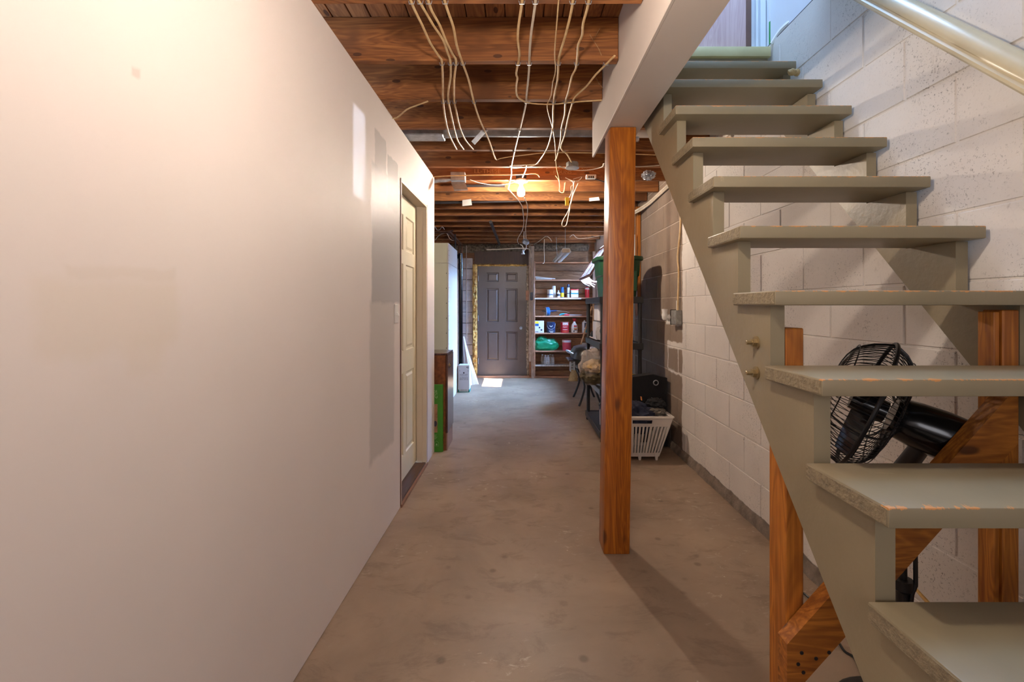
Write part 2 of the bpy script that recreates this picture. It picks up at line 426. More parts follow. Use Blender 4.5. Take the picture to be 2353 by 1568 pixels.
M_SHELF = wood('reddish_shelf_wood', (190, 142, 112), (152, 106, 80), 'x', 50, 1.5, 0.6)
M_BACK = wood('brown_back_board', (158, 108, 70), (106, 66, 40), 'x', 60, 2.2, 0.6, 0.2, (60, 32, 18), True)
M_BACKG = wood('grey_plywood_board', (160, 128, 100), (112, 84, 62), 'x', 30, 4.0, 0.6, 0.0, (60, 32, 18), True)
M_CABLE = plain('cream_cable', (230, 204, 156), 0.45, c2=(206, 168, 112), nscale=20)
M_CABLEW = plain('white_cable', (226, 214, 196), 0.45, c2=(206, 192, 172), nscale=20)
M_STEEL = plain('galvanised_steel', (186, 190, 196), 0.38, 0.5, c2=(150, 154, 160), nscale=20)
M_GREYBOX = plain('grey_box_steel', (160, 158, 150), 0.5, 0.3, c2=(126, 122, 116), nscale=30)
M_WHITE = plain('white_plastic', (232, 230, 226), 0.4, c2=(226, 224, 220), nscale=5)
M_PORC = plain('white_porcelain', (240, 236, 228), 0.25, c2=(236, 230, 222), nscale=5)
M_BLACK = plain('black_plastic', (30, 29, 30), 0.4, c2=(24, 23, 24), nscale=8)
M_GLOSSBLACK = plain('glossy_black_plastic', (14, 14, 15), 0.18, c2=(10, 10, 11), nscale=8)
M_BLACKWIRE = plain('black_wire', (22, 22, 24), 0.4, c2=(16, 16, 18), nscale=8)
M_BASKET = plain('white_basket_plastic', (214, 206, 196), 0.4, c2=(206, 198, 188), nscale=5)
M_NAVY = plain('navy_cloth', (36, 42, 66), 0.85, c2=(24, 28, 46), nscale=6, bstr=0.3, bscale=80)
M_BLACKCLOTH = plain('black_cloth', (26, 26, 30), 0.85, c2=(18, 18, 21), nscale=6, bstr=0.3, bscale=80)
M_GREYCLOTH = plain('grey_cloth', (120, 112, 100), 0.85, c2=(84, 78, 70), nscale=8, bstr=0.3, bscale=80)
M_BEIGE = plain('beige_cloth', (188, 158, 108), 0.85, c2=(140, 112, 72), nscale=9, bstr=0.4, bscale=60)
M_OLIVE = plain('olive_cloth', (92, 80, 52), 0.85, c2=(60, 52, 34), nscale=9, bstr=0.4, bscale=60)
M_GREENBIN = plain('dark_green_plastic', (24, 74, 44), 0.42, c2=(20, 64, 38), nscale=4)
M_GREENBAG = plain('green_bag_plastic', (20, 158, 112), 0.35, c2=(14, 128, 90), nscale=6)
M_RED = plain('red_label', (206, 40, 52), 0.4, c2=(186, 30, 42), nscale=8)
M_PINK = plain('pink_red_label', (204, 74, 92), 0.45, c2=(186, 54, 74), nscale=8)
M_YELLOW = plain('yellow_label', (240, 214, 40), 0.5, c2=(230, 200, 30), nscale=8)
M_BLUE = plain('blue_plastic', (34, 96, 160), 0.35, c2=(26, 78, 138), nscale=8)
M_TEAL = plain('teal_lid', (40, 162, 178), 0.4, c2=(32, 146, 164), nscale=8)
M_NAVYLABEL = plain('navy_tin', (30, 48, 84), 0.35, c2=(24, 40, 72), nscale=8)
M_ORANGE = plain('orange_label', (226, 140, 60), 0.5, c2=(216, 126, 50), nscale=8)
M_COPPER = plain('brown_pipe', (120, 82, 62), 0.5, 0.3, c2=(90, 60, 46), nscale=14)
M_BOLT = plain('brassy_zinc', (168, 150, 112), 0.4, 0.7, c2=(140, 122, 88), nscale=40)
M_PAPER = plain('white_paper', (232, 230, 226), 0.8, c2=(222, 220, 216), nscale=8)
M_CARTON = plain('pale_carton', (206, 206, 212), 0.7, c2=(198, 198, 206), nscale=6)
M_CARTONGREEN = plain('carton_green', (20, 124, 112), 0.6, c2=(16, 110, 98), nscale=6)
M_INK = plain('dark_ink', (62, 62, 76), 0.7, c2=(54, 54, 68), nscale=30)
M_GREENBOX = plain('bright_green_box', (66, 146, 34), 0.45, c2=(58, 134, 28), nscale=3)
M_GREENINK = plain('pale_green_print', (168, 206, 140), 0.6, c2=(158, 196, 130), nscale=10)
M_PHOTO = plain('beige_print', (196, 156, 112), 0.5, c2=(120, 84, 60), nscale=14)
M_OSB = plain('chipboard', (150, 86, 34), 0.6, c2=(104, 54, 18), nscale=30, bstr=0.3, bscale=80)
M_DARKWOOD = wood('dark_glossy_wood', (92, 56, 44), (62, 34, 28), 'z', 36, 1.4, 0.22, coat=0.4)
M_PLINTH = plain('pale_brown_board', (150, 112, 88), 0.6, c2=(136, 98, 76), nscale=6)
M_FLOORWOOD = wood('dark_floor_wood', (96, 62, 40), (62, 38, 24), 'y', 30, 2.0, 0.4)
M_PINKDOOR = wood('pale_pink_veneer', (206, 176, 172), (186, 152, 148), 'z', 60, 2.0, 0.5)
M_EDGEBROWN = plain('brown_door_edge', (112, 78, 64), 0.5, c2=(98, 66, 54), nscale=8)
M_TRIMWHITE = plain('white_gloss_trim', (226, 230, 236), 0.35, c2=(220, 224, 230), nscale=4)
M_GOLDTRIM = plain('worn_tan_trim', (172, 146, 92), 0.5, c2=(120, 96, 56), nscale=18)
M_CREAMNOSE = plain('cream_nosing_paint', (206, 194, 144), 0.4, c2=(188, 176, 128), nscale=6)
M_GREENPOLE = plain('green_pole', (20, 150, 60), 0.4, c2=(16, 138, 54), nscale=6)
M_ROPE = plain('tan_rope', (196, 168, 118), 0.8, c2=(160, 132, 86), nscale=40, bstr=0.4, bscale=120)
M_STRAW = plain('broom_straw', (188, 152, 100), 0.8, c2=(150, 116, 70), nscale=60, bstr=0.5, bscale=160)
M_BROOMSTICK = wood('broom_handle_wood', (196, 152, 108), (168, 122, 82), 'z', 40, 1.5, 0.5)
M_CHALK = plain('chalk', (196, 156, 112), 0.9, c2=(128, 84, 48), nscale=60)
M_FOILTAPE = plain('foil', (196, 202, 210), 0.3, 0.6, c2=(160, 166, 174), nscale=20, bstr=0.6, bscale=40)
M_DARKIRON = plain('dark_iron', (58, 54, 56), 0.45, 0.4, c2=(44, 40, 42), nscale=18)
M_GRILL = plain('grill_enamel', (66, 66, 62), 0.28, 0.3, c2=(52, 52, 50), nscale=10)
M_SHEETING = plain('white_sheeting', (232, 230, 234), 0.6, c2=(222, 220, 226), nscale=5, bstr=0.2, bscale=20)
M_PLASTIC = clear('clear_plastic_film', (226, 214, 206), 0.24, 0.12)
M_GLASS = clear('window_glass', (230, 238, 240), 0.10, 0.03)
M_JAR = clear('jar_glass', (206, 208, 206), 0.28, 0.08)
M_NET = plain('pale_wire_mesh', (150, 136, 134), 0.5, 0.2, c2=(134, 120, 118), nscale=20)
M_BROWNFRAME = plain('brown_screen_frame', (126, 82, 66), 0.5, c2=(104, 64, 52), nscale=14)
M_BATT = plain('frayed_insulation', (132, 116, 98), 0.95, c2=(52, 42, 32), nscale=26, bstr=0.8, bscale=60)
M_FOOT = plain('rough_footing_concrete', (142, 128, 114), 0.95, c2=(104, 92, 80), nscale=14, bstr=0.9, bscale=60, world_pos=True)
M_BULBN = emit('lit_bulb_near', BULB_NEAR_COL, BULB_NEAR); M_BULBF = emit('lit_bulb_far', BULB_FAR_COL, BULB_FAR)
M_FLUO = plain('fluorescent_tube_white', (236, 238, 240), 0.3, c2=(230, 232, 236), nscale=4)
M_YTAG = plain('yellow_tag', (236, 206, 24), 0.5, c2=(226, 192, 20), nscale=10)

# ------------------------------------------------------------------ room shell
mb = MB(); mb.box(-2.8, 1.62, -1.8, 8.7, -0.12, 0.0); floor = struct('floor', mb, M_FLOOR)
# footing strip along the right wall
mb = MB()
pts = []
for i in range(90):
    y = 0.3+i*0.056
    w = 0.018+0.010*noise.noise(Vector((y*9, 2, 0))); h = 0.072+0.014*noise.noise(Vector((y*7, 7, 0)))
    pts.append([Vector((1.44, y, 0.0)), Vector((1.42-w, y, 0.0)), Vector((1.42-w*0.8, y, h*0.6)), Vector((1.418, y, h)), Vector((1.44, y, h))])
mb.ring_loft(pts); struct('baseboard_right', mb, M_FOOT)

# left wall: leans in very slightly along its length
def XL(y): return -0.781+(y-1.6)*0.0129
def lslab(mb, y0, y1, z0, z1, d0=0.0, d1=-0.10, bev=0.0):
    mb.hexa([(XL(y0)+d1, y0, z0), (XL(y0)+d0, y0, z0), (XL(y1)+d0, y1, z0), (XL(y1)+d1, y1, z0),
             (XL(y0)+d1, y0, z1), (XL(y0)+d0, y0, z1), (XL(y1)+d0, y1, z1), (XL(y1)+d1, y1, z1)], bev)
DY0, DY1, DZ1 = 2.958, 3.755, 2.14
mb = MB(); lslab(mb, -1.8, DY0, 0.004, JB); lslab(mb, DY0, DY1, DZ1, JB); lslab(mb, DY1, 4.08, 0.004, JB)
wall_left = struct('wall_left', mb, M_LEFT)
mb = MB(); mb.box(-2.8, XL(4.08)-0.10, 3.98, 4.08, 0, JB); struct('wall_partition', mb, M_DRY)
mb = MB(); mb.box(-2.9, -2.8, 3.98, 8.7, 0, 2.75); struct('wall_side', mb, M_DRY)
# unseen rear wall with an opening added for the patch spot
mb = MB()
mb.box(-2.8, 0.72, -1.8, -1.7, 0, 2.75); mb.box(1.15, 1.62, -1.8, -1.7, 0, 2.75)
mb.box(0.72, 1.15, -1.8, -1.7, 0, 1.62); mb.box(0.72, 1.15, -1.8, -1.7, 2.3, 2.75)
wall_rear = struct('wall_rear', mb, M_DRY)
mb = MB(); sx0, sx1, sz0, sz1 = _src.x-0.0255, _src.x+0.0255, _src.z-0.14, _src.z+0.14
mb.box(0.72, sx0, -1.755, -1.745, 1.62, 2.3); mb.box(sx1, 1.15, -1.755, -1.745, 1.62, 2.3); mb.box(sx0, sx1, -1.755, -1.745, 1.62, sz0); mb.box(sx0, sx1, -1.755, -1.745, sz1, 2.3)
struct('light_slot_board', mb, M_BOARD)  # added out of view; the slot trims the spot to the patch shape
# interior door in the left wall
door = tag(bpy.data.objects.new('door_1', None), None, None, None, 'structure'); COL.objects.link(door); door.location = (XL(3.3), 3.3, 0)
mb = MB()
lslab(mb, DY0, DY0+0.018, 0, DZ1, 0.004, -0.125); lslab(mb, DY1-0.018, DY1, 0, DZ1, 0.004, -0.125); lslab(mb, DY0+0.018, DY1-0.018, DZ1-0.018, DZ1, 0.004, -0.125)
lslab(mb, DY1-0.03, DY1-0.018, 0.03, DZ1-0.018, -0.03, -0.075)
part('door_frame', mb, M_JAMB, door)
mb = MB(); lslab(mb, DY0-0.004, DY0+0.002, 0.01, DZ1+0.004, 0.005, -0.01); lslab(mb, DY1-0.002, DY1+0.006, 0.01, DZ1+0.004, 0.005, -0.01)
part('corner_bead', mb, M_EDGEBROWN, door)
def six_panel(parent, mat, plane, u0, u1, z0, z1, thick, flip, rows, cols, depth=0.009):
    """door leaf with recessed, raised-field panels. plane(u, z, d) gives a point, d towards the viewer"""
    mb = MB(); bm = mb.bm
    us = sorted({u0, u1}|{c for cc in cols for c in cc}); zs = sorted({z0, z1}|{r for rr in rows for r in rr})
    V = {}
    def vv(u, z, d):
        k = (round(u, 5), round(z, 5), round(d, 5))
        if k not in V: V[k] = bm.verts.new(plane(u, z, d))
        return V[k]
    for a, b in zip(us, us[1:]):
        for c, d in zip(zs, zs[1:]):
            inp = any(abs(a-p) < 1e-6 and abs(b-q) < 1e-6 for p, q in cols) and any(abs(c-p) < 1e-6 and abs(d-q) < 1e-6 for p, q in rows)
            if not inp: bm.faces.new((vv(a, c, 0), vv(b, c, 0), vv(b, d, 0), vv(a, d, 0)))
            else:
                lv = [(0, 0), (0.008, -depth), (0.022, -depth), (0.040, -0.002)]
                for (i0, e0), (i1, e1) in zip(lv, lv[1:]):
                    q0 = [(a+i0, c+i0), (b-i0, c+i0), (b-i0, d-i0), (a+i0, d-i0)]; q1 = [(a+i1, c+i1), (b-i1, c+i1), (b-i1, d-i1), (a+i1, d-i1)]
                    for k in range(4):
                        j = (k+1) % 4
                        bm.faces.new((vv(*q0[k], e0), vv(*q0[j], e0), vv(*q1[j], e1), vv(*q1[k], e1)))
                i = lv[-1][0]
                bm.faces.new((vv(a+i, c+i, -0.002), vv(b-i, c+i, -0.002), vv(b-i, d-i, -0.002), vv(a+i, d-i, -0.002)))
    ring = [(u, z0) for u in us]+[(u1, z) for z in zs[1:]]+[(u, z1) for u in reversed(us[:-1])]+[(u0, z) for z in reversed(zs[1:-1])]
    for k in range(len(ring)):
        p, q = ring[k], ring[(k+1) % len(ring)]
        bm.faces.new((vv(*p, 0), vv(*q, 0), vv(*q, -thick), vv(*p, -thick)))
    bm.faces.new([vv(*p, -thick) for p in reversed(ring)])
    return part('door_leaf', mb, mat, parent, angle=20)
six_panel(door, M_DOORCREAM, lambda u, z, d: Vector((XL(u)-0.078+d, u, z)), DY0+0.02, DY1-0.02, 0.045, DZ1-0.022, 0.035, 1,
          ((0.22, 0.82), (0.98, 1.62), (1.72, 1.98)), ((DY0+0.11, 3.325), (3.40, DY1-0.11)))
mb = MB(); lslab(mb, DY0, DY1, 0.0, 0.028, -0.004, -0.14); part('door_sill', mb, M_FLOORWOOD, door)
mb = MB(); lslab(mb, DY0, DY1+0.01, 0.0, 0.018, 0.010, -0.004); part('sill_edge', mb, M_PLINTH, door)
sw = root('light_switch', 'white toggle light switch on the left wall beside the cream door', 'light switch', (XL(2.85), 2.85, 1.26))
mb = MB(); lslab(mb, 2.815, 2.885, 1.205, 1.322, 0.0075, 0.0005, 0.002); part('cover_plate', mb, M_WHITE, sw)
mb = MB(); mb.hexa([(XL(2.85)+0.007, 2.845, 1.253), (XL(2.85)+0.007, 2.855, 1.253), (XL(2.85)+0.007, 2.855, 1.272), (XL(2.85)+0.007, 2.845, 1.272),
                    (XL(2.85)+0.022, 2.846, 1.249), (XL(2.85)+0.022, 2.854, 1.249), (XL(2.85)+0.020, 2.854, 1.258), (XL(2.85)+0.020, 2.846, 1.258)])
part('toggle', mb, M_WHITE, sw)

# right wall: blocks laid over a mortar backing; window opening far along it
WY0, WY1, WZ0, WZ1 = 7.0, 7.9, 1.76, 2.32
mb = MB()
mb.box(1.424, 1.62, -1.8, WY0, 0, 2.788); mb.box(1.424, 1.62, WY1, 8.7, 0, 2.788)
mb.box(1.424, 1.62, WY0, WY1, 0, WZ0); mb.box(1.424, 1.62, WY0, WY1, WZ1, 2.788)
wall_right = struct('wall_right', mb, M_MORTAR)
CH, BL = 0.2245, 0.3955
def block_mesh(w, h, t=0.004, c=0.003):
    m_ = MB(); a, b = w/2, h/2
    bm = m_.bm
    o = [bm.verts.new((0, s*a, r*b)) for s, r in ((-1, -1), (1, -1), (1, 1), (-1, 1))]
    i = [bm.verts.new((-t, s*(a-c), r*(b-c))) for s, r in ((-1, -1), (1, -1), (1, 1), (-1, 1))]
    bm.faces.new(list(reversed(i)))
    for k in range(4): bm.faces.new((o[k], i[k], i[(k+1) % 4], o[(k+1) % 4]))
    bm.faces.new(o)
    return finish(m_, 'block', Vector((0, 0, 0)), M_BLOCK, 25)
BM_FULL = block_mesh(BL-0.007, CH-0.007); BM_HALF = block_mesh(BL/2-0.007, CH-0.007)
random.seed(3)
for c in range(-1, 12):
    z0 = 0.267+(c-1)*CH
    zc = z0+CH/2
    if zc < 0.05: continue
    off = 2.66 if c % 2 == 0 else 2.66+BL/2
    k0 = int((0.85-off)/BL)-1
    for k in range(k0, k0+21):
        y = off+k*BL+BL/2
        if y < 0.85 or y > 8.35: continue
        if y+BL/2 > WY0-0.03 and y-BL/2 < WY1+0.03 and zc+CH/2 > WZ0-0.02 and zc-CH/2 < WZ1+0.02: continue
        if z0+CH > 2.80 or z0 < 0: continue
        o = piece('block', BM_FULL, wall_right, (1.424+random.uniform(-0.0008, 0.0012), y+random.uniform(-0.002, 0.002), zc+random.uniform(-0.0015, 0.0015)),
                  (random.uniform(-0.003, 0.003), 0, random.uniform(-0.003, 0.003)))
# window in the right wall
win = tag(bpy.data.objects.new('window_1', None), None, None, None, 'structure'); COL.objects.link(win); win.location = (1.5, 7.45, WZ0)
mb = MB()
mb.box(1.48, 1.56, WY0, WY0+0.035, WZ0, WZ1); mb.box(1.48, 1.56, WY1-0.035, WY1, WZ0, WZ1)
mb.box(1.48, 1.56, WY0, WY1, WZ0, WZ0+0.03); mb.box(1.48, 1.56, WY0, WY1, WZ1-0.03, WZ1)
part('window_frame', mb, M_TRIMWHITE, win)
mb = MB(); mb.box(1.518, 1.522, WY0+0.03, WY1-0.03, WZ0+0.03, WZ1-0.03); part('window_pane', mb, M_GLASS, win)
mb = MB(); mb.box(1.405, 1.48, WY0-0.02, WY1+0.02, WZ0-0.03, WZ0); part('window_sill', mb, M_WSTUD, win)

# far wall
mb = MB(); mb.box(-2.9, 1.62, 8.45, 8.7, 0, 2.75); wall_far = struct('wall_far', mb, M_BACK)
def fblock(w, h):
    m_ = MB(); m_.box(-w/2, w/2, -0.07, 0, -h/2, h/2, 0.005)
    return finish(m_, 'block', Vector((0, 0, 0)), M_FBLOCK)
M_FBLOCK = plain('grey_far_block', (188, 178, 176), 0.8, c2=(160, 150, 150), nscale=9, bstr=0.3, bscale=50, world_pos=True)
FB = fblock(0.39, 0.192)
for r in range(11):
    for k in range(4):
        x = -0.83-0.2-k*0.4+(0.2 if r % 2 else 0)
        if x+0.195 > -0.83: 
            continue
        piece('block', FB, wall_far, (x, 8.45, 0.1+r*0.2))
FBH = fblock(0.19, 0.192)
for r in range(11):
    if r % 2: piece('block', FBH, wall_far, (-0.83-0.1, 8.45, 0.1+r*0.2))
mb = MB(); mb.box(-1.5, -0.835, 8.44, 8.452, 0, 2.2); part('mortar', mb, M_FOOT, wall_far)
mb = MB(); mb.lumpy(-1.3, 0.12, 2.30, 2.46, 8.42, 0.05, 0.035, 3.0, 14); part('insulation', mb, M_BATT, wall_far)
mb = MB(); mb.lumpy(0.28, 1.3, 2.33, 2.46, 8.40, 0.05, 0.035, 8.0, 14); part('insulation', mb, M_BATT, wall_far)
# back boards of the shelf bay
z = 0.0
random.seed(5)
bz = [0, 0.13, 0.29, 0.43, 0.58, 0.73, 0.86, 0.99, 1.12, 1.24, 1.33, 1.42, 1.53, 1.64, 1.79, 1.96, 2.11, 2.33]
for a, b in zip(bz, bz[1:]):
    mb = MB(); mb.box(0.26, 1.40, 8.415+random.uniform(0, 0.006), 8.45, a+0.004, b-0.004, 0.004)
    part('board', mb, M_BACKG if a > 1.55 else M_BACK, wall_far)
# timber around the far door
mb = MB(); mb.box(-0.80, 0.20, 8.38, 8.45, 2.075, 2.32); part('panel', mb, M_BROWN, wall_far)
mb = MB(); mb.box(0.245, 0.295, 8.24, 8.44, 0.0, 2.40, 0.003); part('stud', mb, M_WSTUD, wall_far)
mb = MB(); mb.box(0.20, 0.243, 8.30, 8.44, 0.30, 2.42, 0.003); part('stud', mb, M_WSTUD, wall_far)
mb = MB(); mb.box(0.205, 0.243, 8.295, 8.44, 0.02, 0.298, 0.002); part('stud', mb, M_BACK, wall_far)
mb = MB(); mb.lumpy(-0.835, -0.745, 0.0, 2.08, 8.38, 0.05, 0.022, 1.0, 26); part('foam_strip', mb, M_FOAM, wall_far)
mb = MB(); mb.lumpy(-0.80, 0.16, 2.045, 2.085, 8.375, 0.04, 0.016, 2.0, 30); part('foam_strip', mb, M_FOAM, wall_far)
mb = MB(); mb.lumpy(0.15, 0.205, 0.02, 1.42, 8.385, 0.03, 0.018, 5.0, 30); mb.lumpy(0.15, 0.205, 1.60, 2.05, 8.385, 0.03, 0.018, 6.0, 30); part('foam_strip', mb, M_FOAMW, wall_far)
mb = MB(); mb.box(0.145, 0.205, 8.37, 8.44, 1.42, 1.60, 0.003); part('stud', mb, M_SHELF, wall_far)
mb = MB(); mb.box(-0.83, 1.40, 8.30, 8.45, 0.0, 0.035, 0.004); part('sole_plate', mb, M_SHELF, wall_far)
mb = MB(); mb.box(0.225, 0.27, 8.20, 8.24, 1.42, 1.56, 0.004); part('latch_box', mb, M_BLACK, wall_far)
# far door
d2 = tag(bpy.data.objects.new('door_2', None), None, None, None, 'structure'); COL.objects.link(d2); d2.location = (-0.29, 8.4, 0.03)
six_panel(d2, M_DARKDOOR, lambda u, z, d: Vector((u, 8.39-d, z)), -0.722, 0.145, 0.04, 2.05, 0.04, 1,
          ((0.314, 0.844), (1.021, 1.639), (1.76, 1.928)), ((-0.578, -0.353), (-0.225, -0.008)), 0.014)
mb = MB(); mb.box(-0.745, -0.724, 8.375, 8.44, 0.03, 2.07); mb.box(0.147, 0.165, 8.375, 8.44, 0.03, 2.07); mb.box(-0.745, 0.165, 8.375, 8.44, 2.052, 2.07)
part('door_frame', mb, M_DARKDOOR, d2)
for zz in (1.82, 1.09, 0.30):
    mb = MB(); mb.tube([(-0.728, 8.372, zz-0.05), (-0.728, 8.372, zz+0.05)], 0.008, 8); part('hinge', mb, M_STEEL, d2)
mb = MB(); mb.lathe((0.058, 8.39, 0.908), [(0.032, 0), (0.032, 0.006), (0.012, 0.012), (0.012, 0.03), (0.027, 0.045), (0.029, 0.058), (0.02, 0.07), (0.0, 0.073)], (0, -1, 0), 18)
part('door_knob', mb, M_STEEL, d2)
mb = MB(); mb.box(-0.745, 0.165, 8.33, 8.44, 0.0, 0.038, 0.003); part('door_sill', mb, M_BACK, d2)

# ceiling: subfloor boards and joists
mb = MB()
mb.box(-2.8, 0.657, -1.8, 2.545, 2.691, 2.75); mb.box(-2.8, 1.62, 2.6, 8.7, 2.691, 2.75); mb.box(-2.8, 0.66, 2.545, 2.6, 2.691, 2.75)
ceiling = struct('ceiling', mb, M_BOARD)
random.seed(11)
for i in range(22):
    x0 = -1.32+i*0.09
    mb = MB(); mb.box(x0+0.0025, x0+0.0875, -1.7, 2.5, 2.669+random.uniform(0, 0.003), 2.691, 0.002); part('floorboard', mb, M_BOARD, ceiling)
for i in range(30):
    x0 = -1.32+i*0.09
    mb = MB(); mb.box(x0+0.0025, x0+0.0875, 2.62, 8.4, 2.669+random.uniform(0, 0.003), 2.691, 0.002); part('floorboard', mb, M_BOARD, ceiling)
JOIST = {}
for k in range(-8, 17):
    y = 1.73+0.4064*k-(0.03 if k == 0 else 0)
    x1 = 0.472 if k <= 2 else 1.415
    mb = MB(); mb.box(-2.75, x1, y, y+0.04, JB+random.uniform(0, 0.004), 2.669, 0.003)
    JOIST[k] = part('joist', mb, M_JOIST, ceiling)
# chalk on the joists
def chalk(k, strokes):
    y = 1.73+0.4064*k-0.0012
    mb = MB()
    for (a, b, c, d) in strokes:
        p = U(a, b, y); q = U(c, d, y); mb.bar(p, q, 0.002, 0.006 if k < 4 else 0.005, (0, 1, 0))
    part('chalk_mark', mb, M_CHALK, JOIST[k])
chalk(1, [(1355, 80, 1376, 113), (1376, 113, 1382, 128), (1364, 92, 1378, 66)])
chalk(2, [(1371, 182, 1389, 210), (1366, 172, 1378, 196), (1390, 152, 1372, 172)])
for body, px, py, s in (('LL-THESE', 1120, 398, 0.052), ('TO BA', 1250, 388, 0.055), ('BOUNS', 1292, 399, 0.045), ('MSN', 1350, 394, 0.05)):
    p = U(px, py, 4.168-0.0015); text(body, s, p, FRONT, M_CHALK, JOIST[6], 'chalk_lettering', sx=1.15)

# boxed beam over the post
beam = tag(bpy.data.objects.new('beam', None), None, None, None, 'structure'); COL.objects.link(beam); beam.location = (0.56, 1.2, 2.26)
mb = MB(); mb.box(0.474, 0.487, -1.7, 2.90, 2.258, 2.704, 0.002); part('drywall_panel', mb, M_DRY, beam)
mb = MB(); mb.box(0.487, 0.657, -1.7, 2.57, 2.258, 2.271); part('drywall_panel', mb, M_DRY, beam)
mb = MB(); mb.box(0.488, 0.60, 2.572, 2.90, 2.285, 2.46); part('wood_core', mb, M_BACKG, beam)
mb = MB(); mb.box(0.644, 0.657, -1.7, 2.57, 2.271, 2.76); part('drywall_panel', mb, M_DRY, beam)
mb = MB(); mb.lumpy(0.652, 0.69, 2.25, 2.275, 2.585, 0.012, 0.008, 4.0, 60); part('plaster_edge', mb, M_DRY, beam)

# stairwell above: upper wall, landing and door at the head of the stairs
mb = MB()
mb.box(1.452, 1.60, -1.8, 2.70, 2.80, 5.0); mb.box(1.497, 2.2, 2.70, 2.75, 2.80, 5.0); mb.box(0.55, 0.645, -1.8, 2.75, 2.76, 5.0)
mb.box(0.5, 1.6, -1.9, -1.8, 2.75, 5.0); mb.box(0.5, 2.2, -1.9, 2.8, 5.0, 5.05); mb.box(0.55, 2.2, 2.752, 2.85, 2.76, 5.0)
struct('wall_stairwell', mb, M_TRIMWHITE)
mb = MB(); mb.box(1.43, 1.60, -1.8, 2.72, 2.789, 2.799); struct('shadow_line_strip', mb, M_BLACK)  # dark strip put in as the shadow line along the block wall top
d3 = tag(bpy.data.objects.new('door_3', None), None, None, None, 'structure'); COL.objects.link(d3); d3.location = (1.05, 2.68, 2.76)
mb = MB(); mb.box(0.67, 1.333, 2.66, 2.70, 2.765, 4.8); part('door_leaf', mb, M_PINKDOOR, d3)
mb = MB(); mb.box(1.333, 1.362, 2.655, 2.70, 2.765, 4.8); part('door_edge', mb, M_EDGEBROWN, d3)
mb = MB(); mb.box(1.362, 1.392, 2.68, 2.70, 2.76, 4.85); mb.box(1.392, 1.404, 2.66, 2.70, 2.76, 4.85); mb.box(1.404, 1.416, 2.672, 2.70, 2.76, 4.85); mb.box(1.416, 1.446, 2.655, 2.70, 2.76, 4.85)
part('door_frame', mb, M_TRIMWHITE, d3)
mb = MB(); mb.box(1.484, 1.497, 2.66, 2.70, 2.76, 4.85, 0.002); part('trim', mb, M_GOLDTRIM, d3)
pole = root('broom_pole', 'white pole with a green lower grip standing at the head of the stairs', 'pole', (1.463, 2.625, 2.80))
mb = MB(); mb.tube([(1.463, 2.625, 2.951), (1.463, 2.63, 3.9)], 0.012, 12); part('shaft', mb, M_WHITE, pole)
mb = MB(); mb.tube([(1.463, 2.625, 2.802), (1.463, 2.625, 2.951)], 0.0135, 12); part('grip', mb, M_GREENPOLE, pole)
mb = MB(); mb.tube([(1.428, 2.55, 2.778), (1.455, 2.50, 2.825), (1.475, 2.42, 2.835), (1.49, 2.3, 2.828)], [0.018, 0.022, 0.02, 0.012], 10, 4)
single('rag', mb, M_PAPER, 'crumpled pale rag lying on top of the block wall by the landing', 'rag')

# ------------------------------------------------------------------ staircase
RISE, RUN, YA, ZA, XT0, XT1, TT, TD = 0.2008, 0.1825, 0.814, 0.949, 0.665, 1.402, 0.038, 0.235
stairs = root('staircase', 'open khaki painted wooden staircase rising along the white block wall', 'staircase', (1.03, 1.2, 0))
def tread_front(k): return YA+k*RUN+(0.016 if k == 8 else 0)
def tread_top(k): return ZA+k*RISE-(0.010 if k == 8 else 0)
random.seed(21)
for k in range(-4, 9):
    y = tread_front(k); z = tread_top(k); j = random.uniform(-0.003, 0.003)
    mb = MB(); mb.box(XT0+j, XT1, y, y+TD, z-TT, z, 0.0035, 2)
    o = part('tread', mb, M_STAIR, stairs)
    mb = MB(); mb.box(XT0+j-0.0012, XT0+j+0.002, y+0.004, y+TD-0.004, z-TT+0.004, z-0.004); part('end_grain', mb, M_ENDGRAIN, o)
def stringer(x0, x1, below):
    pts = []
    for k in range(-4, 9):
        yf = tread_front(k)+0.065; zt = tread_top(k)-TT-0.0005
        zb = tread_top(k-1)-TT if k > -4 else 0.0
        pts.append(Vector((x0, yf, max(zb, 0.0)))); pts.append(Vector((x0, yf, zt)))
    yl = tread_front(8)+0.065+RUN
    pts.append(Vector((x0, yl, pts[-1].z)))
    slope = 1.1
    def zb_at(y): return below+slope*(y-1.262)
    pts.append(Vector((x0, yl, zb_at(yl))))
    pts.append(Vector((x0, 1.262-below/slope, 0.0)))
    m_ = MB(); m_.prism(pts, (x1-x0, 0, 0)); return m_
sl = part('stringer', stringer(0.690, 0.729, 0.947), M_STRING, stairs)
sr = part('stringer', stringer(1.372, 1.410, 1.0), M_STRING, stairs)
for zz in (1.205, 1.117):
    mb = MB()
    mb.lathe((0.6895, 1.315, zz), [(0.019, 0), (0.019, 0.003), (0.006, 0.0035), (0.006, 0.004)], (-1, 0, 0), 16)
    mb.lathe((0.6865, 1.315, zz), [(0.0125, 0), (0.0125, 0.011), (0.0065, 0.0115), (0.0065, 0.026), (0.005, 0.027)], (-1, 0, 0), 6)
    part('bolt', mb, M_BOLT, sl)
mb = MB(); mb.box(0.731, 0.781, 1.243, 1.325, 0.0, 1.25, 0.003); part('support_post', mb, M_STUD, stairs)
mb = MB(); mb.box(1.325, 1.370, 1.243, 1.300, 0.0, 1.30, 0.003); mb.box(1.308, 1.3235, 1.25, 1.296, 0.0, 1.295, 0.002); part('support_post', mb, M_STUD, stairs)
def zup(x): return 0.42+1.12*(x-0.708)
y0, y1 = 1.197, 1.240
